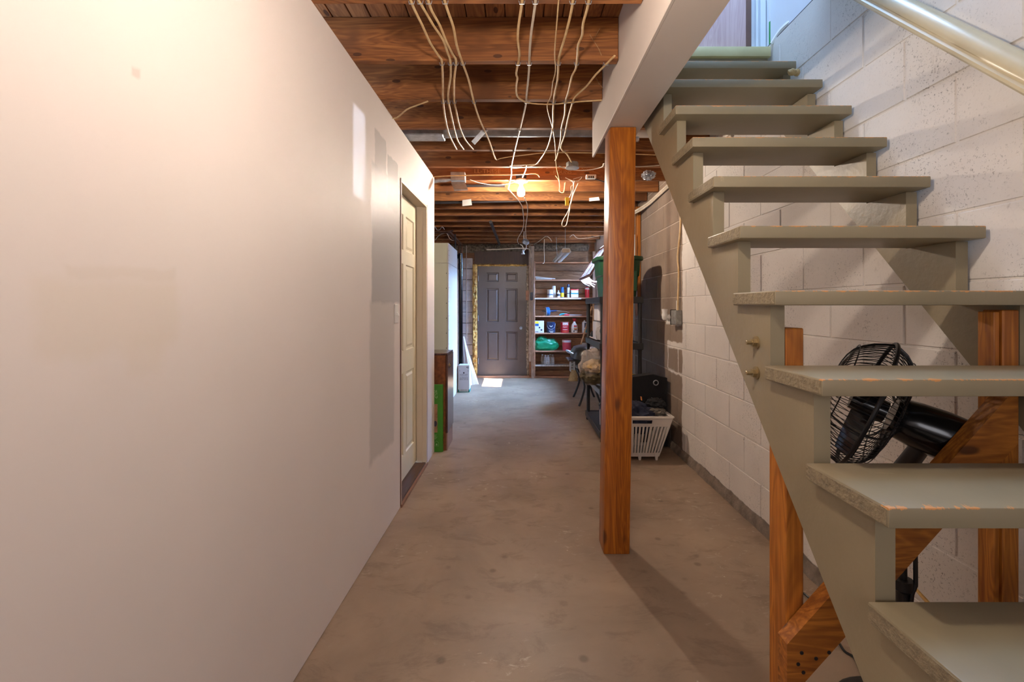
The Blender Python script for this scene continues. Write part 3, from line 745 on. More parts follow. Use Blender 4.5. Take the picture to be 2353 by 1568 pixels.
pts = [Vector((0.708, y0, zup(0.708)-0.152)), Vector((0.708, y0, zup(0.708))), Vector((1.315, y0, zup(1.315))), Vector((1.315, y0, zup(1.315)-0.152))]
mb = MB(); mb.prism(pts, (0, y1-y0, 0)); br = part('brace', mb, M_BRACE, stairs)
for (px, py) in ((1842, 1501), (1834, 1527), (1846, 1546), (1875, 1514), (1905, 1500)):
    p = U(px, py, y0-0.0004); mb = MB(); mb.lathe(p, [(0.005, 0), (0.005, 0.001)], (0, -1, 0), 10); part('nail_head', mb, M_DARKIRON, br)
# landing edge
mb = MB(); mb.box(0.66, 1.408, 2.53, 2.66, 2.70, 2.756, 0.004, 2); ln = part('landing_nosing', mb, M_CREAMNOSE, stairs)
mb = MB(); mb.box(0.66, 1.40, 2.552, 2.60, 2.44, 2.699); part('landing_riser', mb, M_STRING, stairs)
# handrail on the right wall
rail = root('handrail', 'glossy cream moulded wooden handrail on the block wall above the stairs', 'handrail', (1.35, 1.2, 1.6))
rd = Vector((0, 0.472, 0.512)).normalized(); rc = Vector((1.345, 1.2007, 1.923)); rn = Vector((0, -rd.z, rd.y)); rx = Vector((1, 0, 0))
prof = []
for a, b in ((-24, -34), (-30, -28), (-31, -20), (-26, -14), (-26, -9), (-33, -4), (-36, 6), (-34, 18), (-26, 28), (-12, 35), (0, 37), (12, 35), (26, 28), (34, 18), (36, 6), (33, -4), (26, -9), (26, -14), (31, -20), (30, -28), (24, -34)):
    prof.append((a*0.001, b*0.001))
mb = MB(); mb.ring_loft([[rc+rd*t+rx*a+rn*b for a, b in prof] for t in (-1.3, 1.35)]); part('rail', mb, M_RAIL, rail)
for t in (-1.0, 1.15):
    c = rc+rd*t; mb = MB(); mb.tube([c-rn*0.034, c-rn*0.07+rx*0.03, c-rn*0.08+rx*0.074], 0.009, 8, 3); part('bracket', mb, M_STEEL, rail)
mb = MB(); p = U(1820, 166, 2.25); mb.blob(p, (0.02, 0.016, 0.018), 0.25, 2.0, 2, 2.0); mb.blob(p+Vector((0.028, 0.01, 0.004)), (0.016, 0.014, 0.018), 0.3, 3.0, 2, 5.0)
single('rope_knot', mb, M_ROPE, 'knotted tan rope end hanging below the second highest tread', 'rope')

# ------------------------------------------------------------------ timber post
post = bpy.data.objects.new('post', None)
mb = MB(); l = 0.035
zt = 2.257
mb.hexa([(0.452, 2.40, 0), (0.590, 2.40, 0), (0.590, 2.54, 0), (0.452, 2.54, 0), (0.452+l, 2.40, zt), (0.590+l, 2.40, zt), (0.590+l, 2.54, zt), (0.452+l, 2.54, zt)], 0.006, 2)
post = single('support_post', mb, M_POST, 'varnished orange square timber post with dark knots under the white boxed beam', 'post')

# ------------------------------------------------------------------ lamps
def bulb_lamp(name, loc, label, bulbmat, grp=None):
    x, y, z = loc      # z = underside of the porcelain ring
    r = root(name, label, 'lamp', (x, y, z+0.06), grp)
    mb = MB(); mb.lathe((x, y, z+0.055), [(0.056, -0.03), (0.058, 0.0), (0.058, 0.012)], n=20); part('junction_box', mb, M_DARKIRON, r)
    mb = MB(); mb.lathe((x, y, z), [(0.02, -0.018), (0.024, -0.012), (0.03, 0.0), (0.062, 0.004), (0.064, 0.014), (0.05, 0.026)], n=24); h = part('lamp_holder', mb, M_PORC, r)
    mb = MB(); mb.lathe((x, y, z-0.018), [(0.015, 0.0), (0.015, -0.012)], n=16); part('bulb_cap', mb, M_STEEL, h)
    mb = MB(); mb.lathe((x, y, z-0.030), [(0.014, 0.0), (0.018, -0.015), (0.030, -0.040), (0.0365, -0.062), (0.034, -0.083), (0.022, -0.099), (0.0, -0.104)], n=20); part('bulb', mb, bulbmat, r)
bulb_lamp('ceiling_lamp', (0.03, 4.20, 2.455), 'bare lit bulb in a white porcelain holder under the joists', M_BULBF)
bulb_lamp('ceiling_lamp', (0.0, 0.90, 2.245), 'bare lit bulb on a short drop rod above the camera position', M_BULBN)
mb = MB(); mb.tube([(0.0, 0.90, 2.31), (0.0, 0.90, 2.70)], 0.012, 10); part('drop_rod', mb, M_DARKIRON, [o for o in COL.objects if o.name.startswith('ceiling_lamp')][-1])

# ------------------------------------------------------------------ cables under the joists
def cc(pts): return [CE(700+a/2.736, b/2.736) for a, b in pts]
def cable(label, pts, r=0.0055, mat=None, extra=None, staples=True, grp=None):
    P = cc(pts)+(extra or [])
    rt = root('cable', label, 'cable', P[0], grp)
    mb = MB(); mb.tube(P, r, 7, 3, flat=0.62); part('sheath', mb, mat or M_CABLE, rt)
    if staples:
        Q = catmull(P, 6)
        for k in range(0, 5):
            yj = 1.73+0.4064*k+0.02-(0.03 if k == 0 else 0)
            for a, b in zip(Q, Q[1:]):
                if (a.y-yj)*(b.y-yj) < 0:
                    x = a.x+(b.x-a.x)*(yj-a.y)/(b.y-a.y); w = r+0.003
                    m_ = MB(); zc = a.z
                    m_.tube([(x-w-0.004, yj, JB+0.004), (x-w, yj, zc-r*0.62-0.001), (x+w, yj, zc-r*0.62-0.001), (x+w+0.004, yj, JB+0.004)], 0.0018, 5)
                    part('staple', m_, M_STEEL, rt); break
    return rt
cable('leftmost twisted cream cable of four stapled across the near joists', [(650, -30), (665, 0), (690, 60), (740, 160), (790, 270), (845, 355), (862, 385), (868, 500), (870, 630), (885, 750), (910, 850), (955, 940)])
cable('second cream cable from the left across the near joists', [(700, -30), (715, 0), (760, 75), (810, 160), (870, 250), (900, 335), (915, 380), (918, 480), (905, 560), (903, 630), (920, 720), (945, 830), (965, 890), (1000, 940)])
cable('third cream cable from the left across the near joists', [(762, -30), (775, 0), (800, 70), (850, 160), (890, 260), (930, 340), (952, 385), (940, 500), (940, 630), (955, 710), (975, 800), (1010, 880), (1060, 940)])
cable('long cream cable bending right past the metal strap to a joist corner', [(868, -30), (878, 0), (900, 70), (935, 170), (955, 280), (985, 375), (1030, 500), (1060, 625), (1095, 740), (1140, 840), (1165, 900), (1200, 1000), (1230, 997), (1300, 985), (1400, 973), (1500, 962), (1620, 960), (1800, 962), (1960, 966), (2085, 970), (2205, 975)])
cable('cream cable that turns right and crosses to the white beam', [(1370, -30), (1368, 0), (1360, 60), (1345, 160), (1340, 250), (1350, 350), (1330, 460), (1338, 490), (1330, 540), (1335, 600), (1370, 632), (1430, 651), (1560, 656), (1700, 642), (1870, 630)])
cable('straight white cable running down to beside the lit bulb', [(1455, -30), (1452, 0), (1445, 60), (1425, 200), (1415, 320), (1410, 450), (1395, 600), (1390, 660), (1360, 790), (1325, 930), (1300, 1050), (1300, 1100), (1280, 1190)], mat=M_CABLEW)
cable('thin brown wire wandering between the thicker cables', [(1599, -30), (1597, 0), (1585, 150), (1572, 330), (1578, 440), (1560, 520), (1550, 600), (1525, 660), (1535, 720), (1555, 790), (1570, 870), (1578, 960), (1582, 1050), (1600, 1130), (1605, 1200), (1625, 1210), (1635, 1150)], 0.003, staples=False)
cable('cream cable curving left to the joist behind the bulb', [(1692, -30), (1688, 0), (1670, 100), (1640, 220), (1610, 320), (1597, 385), (1590, 500), (1570, 600), (1562, 700), (1560, 800), (1530, 920), (1490, 990), (1450, 1035), (1380, 1050), (1310, 1058), (1296, 1050), (1300, 1040), (1400, 1037), (1470, 1030)])
cable('kinked cream cable, rightmost at the nearest joist', [(1792, -30), (1788, 0), (1775, 60), (1750, 150), (1745, 220), (1720, 280), (1715, 350), (1705, 430), (1680, 480), (1660, 570), (1640, 640), (1635, 720), (1615, 800), (1610, 870), (1600, 930), (1585, 990), (1575, 1010)], mat=M_CABLE)
cable('cream cable slanting from the beam down to the round metal box', [(1950, 350), (1915, 385), (1830, 470), (1770, 545), (1700, 610), (1680, 660), (1655, 750), (1635, 850), (1610, 930), (1650, 970), (1678, 1020)])
cable('short cream cable sagging to the top of the left wall', [(530, 745), (580, 740), (640, 690), (700, 665), (775, 637)], staples=False)
cable('white cable running from the round metal box to the timber post', [(1600, 1045), (1640, 1060), (1720, 1072), (1800, 1067), (1870, 1050), (1880, 1030), (1900, 1030), (2000, 1040), (2085, 1048), (2150, 1046), (2230, 1040)], staples=False, mat=M_CABLEW)
cable('thin white wire sweeping left from the lit bulb', [(1330, 1143), (1260, 1160), (1180, 1163), (1100, 1150), (1040, 1130)], 0.0035, staples=False, mat=M_CABLEW)
cable('cream cable laid along the joist to the lit bulb', [(1370, 1115), (1390, 1070), (1395, 1042)], staples=False)
def cc4(pts): return [CE(960+a/3.9217, 340+b/3.9217) for a, b in pts]
def cable4(label, pts, r=0.005, mat=None, grp=None):
    P = cc4(pts); mb = MB(); mb.tube(P, r, 6, 3)
    return single('cable', mb, mat or M_CABLEW, label, 'cable', grp)
cable4('white cable from the bulb down to the dangling socket, left of two', [(815, 370), (905, 470), (940, 530), (950, 600), (955, 680), (940, 750), (905, 810), (900, 850), (930, 890)])
cable4('white cable from the bulb down to the dangling socket, right of two', [(960, 450), (988, 520), (985, 620), (972, 720), (975, 825)])
cable4('thin white wire curving over the hanging tube light', [(1000, 865), (1050, 868), (1110, 830), (1155, 797), (1190, 815), (1205, 840)], 0.0045)
cable4('thin cable along the joist from the steel box', [(105, 262), (300, 252), (600, 244), (900, 240), (1060, 232), (1095, 262)], 0.005, M_CABLE)
cable4('thin white wire drooping between far joists near the right wall', [(1370, 805), (1400, 782), (1440, 815), (1530, 812), (1600, 800), (1680, 785)], 0.004)
cable4('white wire sagging from the left wall end, upper', [(155, 710), (175, 740), (200, 735), (220, 712), (240, 735)], 0.006)
cable4('white wire sagging from the left wall end, lower', [(158, 830), (185, 795), (220, 775), (262, 770), (285, 815), (310, 833), (335, 835)], 0.006)
cable4('black wire between the small white outlet and the post', [(1600, 280), (1690, 310), (1760, 335)], 0.004, M_BLACKWIRE)
# wires that hang down in loops, with a yellow tag
def hang(label, pts, y, r, mat=M_CABLEW):
    mb = MB(); mb.tube([U(960+a/3.9217, 340+b/3.9217, y+0.02*math.sin(i)) for i, (a, b) in enumerate(pts)], r, 6, 3)
    return single('hanging_wire', mb, mat, label, 'wire')
hang('long looped white wire hanging down past the yellow tag', [(1418, 262), (1405, 330), (1390, 440), (1355, 570), (1315, 640), (1298, 690), (1315, 710), (1340, 690), (1360, 600), (1385, 480), (1405, 410), (1445, 320)], 4.22, 0.0042)
hang('short kinked white wire from which the yellow tag hangs', [(1290, 270), (1340, 290), (1390, 300), (1400, 330), (1380, 352), (1385, 400), (1370, 440), (1350, 455)], 4.17, 0.003)
hang('thin brown wire hanging in a hook beside the kinked wire', [(1240, 250), (1270, 290), (1280, 350), (1275, 390), (1310, 405), (1322, 370), (1330, 310)], 4.15, 0.003, M_CABLE)
hang('tangle of thin white wire ends around the joist', [(1330, 268), (1380, 290), (1440, 300), (1480, 262), (1440, 270), (1400, 282)], 4.12, 0.0028)
hang('thin wire hanging in front of the far shelves', [(1140, 820), (1138, 900), (1141, 990), (1138, 1035), (1125, 1042)], 7.85, 0.006)
mb = MB(); p = U(1303, 463, 4.16); mb.box(p.x-0.017, p.x+0.017, p.y-0.0015, p.y+0.0015, p.z-0.038, p.z+0.036, 0.001)
yt = single('tag', mb, M_YTAG, 'yellow paper tag hanging from a wire under the joists', 'tag')
# electrical boxes
jb = root('junction_box', 'round grey metal box under the joist left of the post', 'junction box', U(1315, 380, 3.68))
c = U(1315, 387, 3.68)
mb = MB(); mb.lathe(c, [(0.05, 0.006), (0.05, 0.045)], n=8); part('body', mb, M_GREYBOX, jb)
mb = MB(); mb.lathe(c, [(0.056, 0.0), (0.056, 0.005)], n=16); part('cover', mb, M_STEEL, jb)
jl = root('light_box', 'square steel box with a drooping cover near the left wall corner', 'junction box', U(1054, 415, 4.10))
a = U(1036, 416, 4.10); b = U(1069, 398, 4.10)
mb = MB(); mb.box(a.x, b.x, 4.08, 4.165, a.z, b.z+0.006, 0.003); part('body', mb, M_STEEL, jl)
q = [U(1037, 421, 4.08), U(1068, 421, 4.08), U(1075, 438, 3.96), U(1044, 439, 3.96)]
mb = MB(); mb.prism(q, (0, 0.0, 0.012)); part('cover', mb, M_STEEL, jl)
qi = [v+(sum(q, Vector())/4-v)*0.25+Vector((0, 0, -0.002)) for v in q]
mb = MB(); mb.prism(qi, (0, 0, 0.002)); part('lens', mb, M_BROWNFRAME, jl)
mb = MB(); mb.tube([U(1036, 413, 4.12), U(1022, 414, 4.12), U(1005, 415, 4.12), U(985, 420, 4.12)], [0.012, 0.018, 0.018, 0.018], 10, 2); part('conduit', mb, M_STEEL, jl)
ol = root('outlet_block', 'small white block with three dark sockets under the joists', 'socket', U(1357, 407, 4.15))
a = U(1346, 412, 4.15); b = U(1369, 403, 4.15)
mb = MB(); mb.box(a.x, b.x, 4.12, 4.16, a.z, b.z, 0.003); part('housing', mb, M_WHITE, ol)
for i in range(3):
    x = U(1353.5+i*4.8, 407, 4.12).x; mb = MB(); mb.box(x-0.006, x+0.006, 4.117, 4.121, U(0, 409.5, 4.12).z, U(0, 404.5, 4.12).z); part('socket', mb, M_BLACK, ol)
for (px, py, y, w, h, lab) in ((1073, 467, 4.95, 0.10, 0.065, 'white blank cover plate on a joist near the left wall corner'), (1364, 459, 4.93, 0.095, 0.035, 'white blank cover plate on a joist beside the post')):
    p = U(px, py, y); mb = MB(); mb.hexa([(p.x-w/2, y, p.z-h/2), (p.x+w/2+0.01, y-0.05, p.z-h/2), (p.x+w/2+0.01, y-0.045, p.z-h/2), (p.x-w/2, y+0.005, p.z-h/2), (p.x-w/2, y, p.z+h/2), (p.x+w/2, y-0.05, p.z+h/2), (p.x+w/2, y-0.045, p.z+h/2), (p.x-w/2, y+0.005, p.z+h/2)])
    single('cover_plate', mb, M_WHITE, lab, 'cover plate')
# ducts and pipes
du = root('heating_duct', 'galvanised duct narrowing to a round pipe between two joists', 'duct', (-0.3, 3.15, 2.47))
mb = MB(); mb.box(-1.0, -0.51, 3.09, 3.22, 2.475, 2.60, 0.006); part('trunk', mb, M_FOILTAPE, du)
mb = MB(); mb.tube([(-0.51, 3.155, 2.53), (0.62, 3.155, 2.53)], 0.045, 20); part('pipe', mb, M_STEEL, du)
mb = MB(); mb.tube([(-0.56, 3.155, 2.53), (-0.40, 3.155, 2.53)], [0.056, 0.048], 20); part('collar', mb, M_FOILTAPE, du)
mb = MB(); mb.box(0.80, 0.98, 3.05, 3.18, 2.48, 2.60, 0.02, 3); part('end_boot', mb, M_DRY, du, 'white painted duct end')
mb = MB(); mb.bar(U(1087, 329, 3.0), U(1117, 296, 3.0), 0.03, 0.003, (0, 1, 0.3)); single('strap', mb, M_STEEL, 'short slanting metal strap under the galvanised duct', 'strap')
mb = MB(); mb.blob(U(1490, 408, 4.05)+Vector((0, 0, 0.02)), (0.05, 0.05, 0.035), 0.55, 2.6, 4, 1.3, True); single('foil_duct_end', mb, M_FOILTAPE, 'crumpled foil duct end between joists right of the post', 'duct')
mb = MB(); mb.tube([U(1000, 466, 5.02), U(1205, 462, 5.02)], 0.014, 8); single('conduit', mb, M_DARKIRON, 'dark conduit along a joist behind the white cover plates', 'pipe')
mb = MB(); mb.tube([U(1040, 427, 4.50)+Vector((0.02, 0, 0)), U(1160, 427, 4.50)], 0.014, 8); single('conduit', mb, M_DARKIRON, 'dark conduit beside the drooping steel box', 'pipe')
mb = MB(); mb.tube([(-0.365, 6.1, 2.440), (-0.335, 8.3, 2.440)], 0.022, 10); single('iron_pipe', mb, M_DARKIRON, 'dark iron pipe running away under the far joists towards the dark door', 'pipe')
for i, (x, lab) in enumerate(((-1.035, 'brown pipe under the far joists, nearer the dark door'), (-1.085, 'brown pipe under the far joists, nearer the left side'))):
    mb = MB(); mb.tube([(-2.4, 6.9+i*0.12, 2.445), (x-0.06, 6.9+i*0.12, 2.445), (x, 6.96+i*0.12, 2.445), (x, 8.28, 2.445), (x+0.01, 8.33, 2.40), (x+0.01, 8.33, 2.1)], 0.014, 8, 3)
    single('brown_pipe', mb, M_COPPER, lab, 'pipe')
mb = MB(); mb.tube([U(1046, 538, 7.3), U(1046, 575, 7.3)], 0.012, 8); single('rod', mb, M_DARKIRON, 'thin dark rod hanging behind the drywall enclosure', 'rod')
vs = root('vent_stack', 'black drain stack pipe rising beside the block wall', 'pipe', (-0.945, 7.35, 0))
mb = MB(); mb.tube([(-0.925, 7.35, 0), (-0.925, 7.35, 2.0), (-0.94, 7.35, 2.08), (-1.0, 7.35, 2.12), (-1.3, 7.35, 2.13)], 0.034, 14, 4); part('stack', mb, M_GLOSSBLACK, vs)
mb = MB(); mb.tube([(-0.925, 7.35, 1.9), (-0.925, 7.35, 2.0)], 0.040, 14); part('coupling', mb, M_GLOSSBLACK, vs)
# dangling socket near the far end
ds = root('dangling_socket', 'dangling lamp socket and open box below the far joists by the door', 'lamp socket', U(1204, 582, 7.2))
p = U(1204, 562, 7.2)
mb = MB(); mb.lathe(p+Vector((0.01, 0, 0)), [(0.05, 0.02), (0.055, 0.04), (0.05, 0.075)], (0.4, -0.5, 0.8), 8); part('open_box', mb, M_STEEL, ds)
mb = MB(); mb.lathe(U(1202, 583, 7.2), [(0.028, -0.01), (0.03, 0.0), (0.018, 0.008), (0.018, 0.055), (0.01, 0.065)], n=16); part('socket', mb, M_STEEL, ds)
mb = MB(); mb.tube([p+Vector((0.005, 0.03, 0.23)), p+Vector((0.0, 0.02, 0.10)), p+Vector((0.03, 0, 0.02)), p+Vector((0.035, 0, -0.06)), p+Vector((-0.01, 0, -0.10))], 0.007, 6, 4); mb.tube([p+Vector((-0.06, 0, 0.0)), p+Vector((-0.02, 0, -0.03)), p+Vector((-0.005, 0, -0.10))], 0.007, 6, 4)
part('wire', mb, M_CABLEW, ds)
mb = MB(); mb.tube([U(1118, 574, 8.30), U(1150, 573, 8.30), U(1190, 571, 8.30), U(1214, 572, 8.30), U(1219, 580, 8.28), U(1220, 592, 8.235)], 0.010, 6, 4); single('cable', mb, M_CABLEW, 'white cable along the wall top above the dark door', 'cable')
mb = MB(); mb.tube([(-0.942, 8.33, 2.42), (-0.942, 8.34, 1.5), (-0.94, 8.34, 0.72)], 0.010, 6); single('cord', mb, M_WSTUD, 'thin cord hanging straight down the grey block wall left of the door', 'cord')
mb = MB(); mb.tube([(1.412, 3.0, 2.46), (1.405, 3.9, 2.452), (1.40, 4.35, 2.436), (1.39, 4.8, 2.41), (1.35, 5.1, 2.395), (1.28, 5.25, 2.37)], 0.013, 8, 4)
mb.tube([(1.41, 3.0, 2.435), (1.408, 3.9, 2.43), (1.40, 4.35, 2.415), (1.395, 4.8, 2.392), (1.36, 5.1, 2.375), (1.3, 5.25, 2.36)], 0.009, 8, 4)
single('cable_bundle', mb, M_CABLEW, 'bundle of white cables along the top of the bare block wall', 'cable')
# far right stud and tube
mb = MB(); mb.box(1.375, 1.415, 5.24, 5.33, 1.2, 2.46, 0.003); single('stud', mb, M_STUD, 'upright timber stud against the block wall behind the green bin', 'stud')
mb = MB(); mb.tube([(1.335, 5.22, 0.0), (1.335, 5.22, 2.13)], 0.012, 10); single('tube', mb, M_WHITE, 'thin white upright tube beside the stud behind the green bin', 'tube')
# hanging fluorescent fixture
fl = root('tube_light', 'white double tube light hung from the joists in front of the far shelves', 'lamp', U(1302, 585, 6.6))
A = U(1301, 578, 6.6); B = U(1279, 602, 7.75)
ax = (B-A).normalized(); sd = Vector((1, 0, 0)); sd = (sd-ax*sd.dot(ax)).normalized(); upv = sd.cross(ax).normalized()
if upv.z < 0: upv = -upv
mb = MB(); prof = [(-0.075, -0.004), (-0.05, 0.045), (0.05, 0.045), (0.075, -0.004), (0.07, -0.006), (0.045, 0.038), (-0.045, 0.038), (-0.07, -0.006)]
mb.ring_loft([[p+sd*a+upv*b for a, b in prof] for p in (A, B)]); part('trough', mb, M_WHITE, fl)
for s in (-0.032, 0.032):
    mb = MB(); mb.tube([A+sd*s+upv*0.0+ax*0.02, B+sd*s-ax*0.02], 0.018, 12); part('tube', mb, M_FLUO, fl)
for e in (A+ax*0.01, B-ax*0.01):
    mb = MB(); mb.bar(e-sd*0.055+upv*0.01, e+sd*0.055+upv*0.01, 0.02, 0.05, upv); part('end_cap', mb, M_WSTUD, fl)
mb = MB(); mb.tube([A+upv*0.045+ax*0.1, A+ax*0.1+Vector((0, 0, JB-A.z))], 0.004, 5); mb.tube([B+upv*0.045-ax*0.1, B-ax*0.1+Vector((-0.02, 0, JB-B.z))], 0.004, 5); part('hanging_wire', mb, M_STEEL, fl)

# ------------------------------------------------------------------ left side things
bx = root('drywall_enclosure', 'tall pale green drywall enclosure beyond the end of the left wall', 'enclosure', (-1.3, 6.6, 0))
for (a, b) in ((0.0, 1.885), (1.889, 2.155)):
    mb = MB(); mb.box(-1.75, -0.938, 6.08, 6.095, a, b, 0.001); o = part('front_panel', mb, M_DRYGREEN, bx)
    if a == 0:
        for i in range(9):
            mb = MB(); mb.lathe((-0.955, 6.0795, 0.15+i*0.2), [(0.006, 0), (0.005, 0.0015)], (0, -1, 0), 8); part('screw_head', mb, M_DARKIRON, o)
    mb = MB(); mb.box(-0.945, -0.927, 6.08, 6.96, a, b, 0.001); o = part('side_panel', mb, M_DRY, bx)
    for i in range(4 if a else 10):
        mb = MB(); mb.lathe((-0.9268, 6.12, a+0.04+i*(0.065 if a else 0.19)), [(0.006, 0), (0.005, 0.0015)], (1, 0, 0), 8); part('screw_head', mb, M_DARKIRON, o)
mb = MB(); mb.box(-1.75, -0.946, 6.096, 6.96, 2.10, 2.154); part('top_panel', mb, M_DRYGREEN, bx)
mb = MB(); mb.box(-0.985, -0.925, 7.0, 7.035, 0.0, 1.78, 0.003); single('board', mb, M_SHELF, 'narrow reddish board standing upright behind the drywall enclosure', 'board')
cb = root('cabinet', 'dark glossy wood cabinet lying on end past the left wall corner', 'cabinet', (-0.85, 4.3, 0))
mb = MB(); mb.box(-1.10, -0.655, 4.125, 4.46, 0.0, 0.865, 0.003); part('carcass', mb, M_OSB, cb)
mb = MB(); mb.box(-1.10, -0.637, 4.12, 4.47, 0.865, 0.883, 0.003); part('top', mb, M_DARKWOOD, cb)
mb = MB(); mb.box(-0.654, -0.636, 4.122, 4.49, 0.16, 0.864, 0.003); dr = part('side_panel', mb, M_DARKWOOD, cb)
mb = MB(); mb.lathe((-0.636, 4.24, 0.76), [(0.022, 0), (0.022, 0.003), (0.012, 0.004), (0.010, 0.012)], (1, 0, 0), 14); part('keyhole_plate', mb, M_BOLT, dr)
mb = MB(); mb.box(-0.654, -0.640, 4.13, 4.46, 0.0, 0.158, 0.002); part('plinth', mb, M_PLINTH, cb)
gb = root('flat_box', 'flat bright green printed box standing against the dark cabinet', 'box', (-0.85, 4.1, 0))
mb = MB(); mb.box(-1.02, -0.674, 4.088, 4.116, 0, 0.604, 0.002); part('carton', mb, M_GREENBOX, gb)
mb = MB(); mb.box(-0.85, -0.722, 4.0868, 4.0882, 0.175, 0.43); ph = part('picture', mb, M_PHOTO, gb)
mb = MB(); mb.blob((-0.742, 4.0872, 0.255), (0.022, 0.0006, 0.035), 0.2, 2, 2, 3); part('dark_shape', mb, M_INK, gb)
text('OOR', 0.040, (-0.722, 4.0868, 0.528), FRONT, M_GREENINK, gb, align='RIGHT', sx=0.7)
text('NG', 0.060, (-0.720, 4.0868, 0.484), FRONT, M_GREENINK, gb, align='RIGHT', sx=0.62)
mb = MB()
x = -0.748
for a, b in (((0, 0.03), (0.018, 0.045)), ((0.018, 0.045), (0.036, 0.03)), ((0.036, 0.03), (0.036, 0)), ((0.036, 0), (0, 0)), ((0, 0), (0, 0.03))):
    mb.bar((x+a[0], 4.0872, 0.055+a[1]), (x+b[0], 4.0872, 0.055+b[1]), 0.001, 0.004, (0, 1, 0))
mb.box(x+0.012, x+0.024, 4.0868, 4.088, 0.06, 0.075)
part('house_mark', mb, M_GREENINK, gb)
mb = MB()
for i in range(5): mb.box(-0.78, -0.735+0.006*(i % 3), 4.0868, 4.088, 0.115+i*0.009, 0.118+i*0.009)
part('fine_print', mb, M_GREENINK, gb)
ct = root('wine_carton', 'tall narrow grey printed wine carton with green base on the floor by the enclosure', 'carton', (-0.82, 7.0, 0))
mb = MB(); mb.box(-0.906, -0.737, 6.92, 7.10, 0.035, 0.412, 0.002); part('carton', mb, M_CARTON, ct)
mb = MB(); mb.box(-0.908, -0.735, 6.918, 7.102, 0.0, 0.042, 0.002); part('green_base', mb, M_CARTONGREEN, ct)
for body, s, zz, sx in (("JACOB'S CREEK", 0.0185, 0.265, 0.95), ('Chardonnay Pinot', 0.014, 0.249, 1.0), ('12 x 750ML BOTTLE', 0.0165, 0.222, 0.85), ('BREAK BEFORE FLIP,', 0.0165, 0.205, 0.85), ('PARTIAL UNIT USE', 0.0175, 0.188, 0.9)):
    text(body, s, (-0.8215, 6.9188, zz), FRONT, M_INK, ct, sx=sx)
for px, zz in ((-0.885, 0.318), (-0.757, 0.318)): text('2', 0.028, (px, 6.9188, zz), FRONT, M_INK, ct)
mb = MB(); mb.lathe((-0.8215, 6.9195, 0.296), [(0.013, 0), (0.011, 0.0008)], (0, -1, 0), 7); part('emblem', mb, M_INK, ct)
mb = MB(); mb.box(-0.890, -0.752, 6.9165, 6.9178, 0.012, 0.050); bl = part('barcode_panel', mb, M_PAPER, ct)
mb = MB()
random.seed(4)
xx = -0.882
while xx < -0.762:
    w = random.choice((0.0015, 0.002, 0.0035)); mb.box(xx, xx+w, 6.9158, 6.9170, 0.016, 0.047); xx += w+random.choice((0.002, 0.003))
part('barcode', mb, M_INK, bl)
mb = MB(); mb.box(-0.762, -0.752, 6.9188, 6.92, 0.362, 0.395); mb.box(-0.780, -0.770, 6.9188, 6.92, 0.370, 0.392); part('glass_symbol', mb, M_INK, ct)
mb = MB()
rings = []
for i in range(13):
    t = i/12; z = 0.80*(1-t); rr = 0.02+0.125*t**1.1
    cx = -0.925+0.09*t; ring = []
    for k in range(28):
        a = 2*math.pi*k/28
        w = 1+0.20*t*math.sin(5*a+t*2)+0.14*math.sin(11*a+1+2*t)
        ring.append(Vector((max(cx+math.cos(a)*rr*w, -1.02), 7.66+math.sin(a)*rr*0.8*w, z)))
    rings.append(ring)
mb.ring_loft(rings); single('draped_sheeting', mb, M_SHEETING, 'white plastic sheeting hanging to the floor beside the block wall', 'sheeting')

# ------------------------------------------------------------------ far shelves and what stands on them
SY0, SY1 = 8.20, 8.415
sh = root('wall_shelves', 'built in reddish wood shelves filling the bay right of the dark door', 'shelves', (0.8, 8.3, 0))
SZ = {}
for i, (zt_, x1) in enumerate(((2.107, 1.26), (1.79, 1.30), (1.468, 1.33), (1.136, 1.33), (0.829, 1.33), (0.506, 1.33), (0.246, 1.33))):
    mb = MB(); mb.box(0.297, x1+0.02, SY0, SY1, zt_-0.022, zt_, 0.002); o = part('shelf', mb, M_SHELF if i != 6 else M_WSTUD, sh)
    SZ[i] = zt_
mb = MB(); mb.box(0.297, 1.14, SY0-0.012, SY0-0.001, 1.436, 1.452, 0.002); part('edge_strip', mb, M_WHITE, sh, 'white strip along the third shelf edge')
mb = MB(); mb.box(0.2965, 0.312, SY0-0.01, SY0+0.03, 0.036, 2.12, 0.002); part('upright', mb, M_SHELF, sh)
mb = MB(); mb.box(1.352, 1.40, SY0, SY0+0.05, 0.036, 2.3, 0.002); part('upright', mb, M_WSTUD, sh)
def sx_(px): return UX(px, 8.27)
def can(name, label, cat, x, y, z, r, h, mats, lid=True, grp=None, band=None):
    rt = root(name, label, cat, (x, y, z), grp)
    mb = MB(); mb.lathe((x, y, z), [(r, 0), (r, 0.003), (r*0.985, 0.006), (r*0.985, h-0.008), (r, h-0.006), (r, h-0.002)], n=20); part('body', mb, mats[0], rt)
    if lid: mb = MB(); mb.lathe((x, y, z), [(r, h-0.002), (r*0.96, h), (r*0.85, h), (r*0.82, h-0.004)], n=20); part('lid', mb, M_STEEL, rt)
    if band:
        for (z0, z1, m_) in band:
            mb = MB(); mb.lathe((x, y, z), [(r*1.004, h*z0), (r*1.004, h*z1)], n=20); part('label', mb, m_, rt)
    return rt
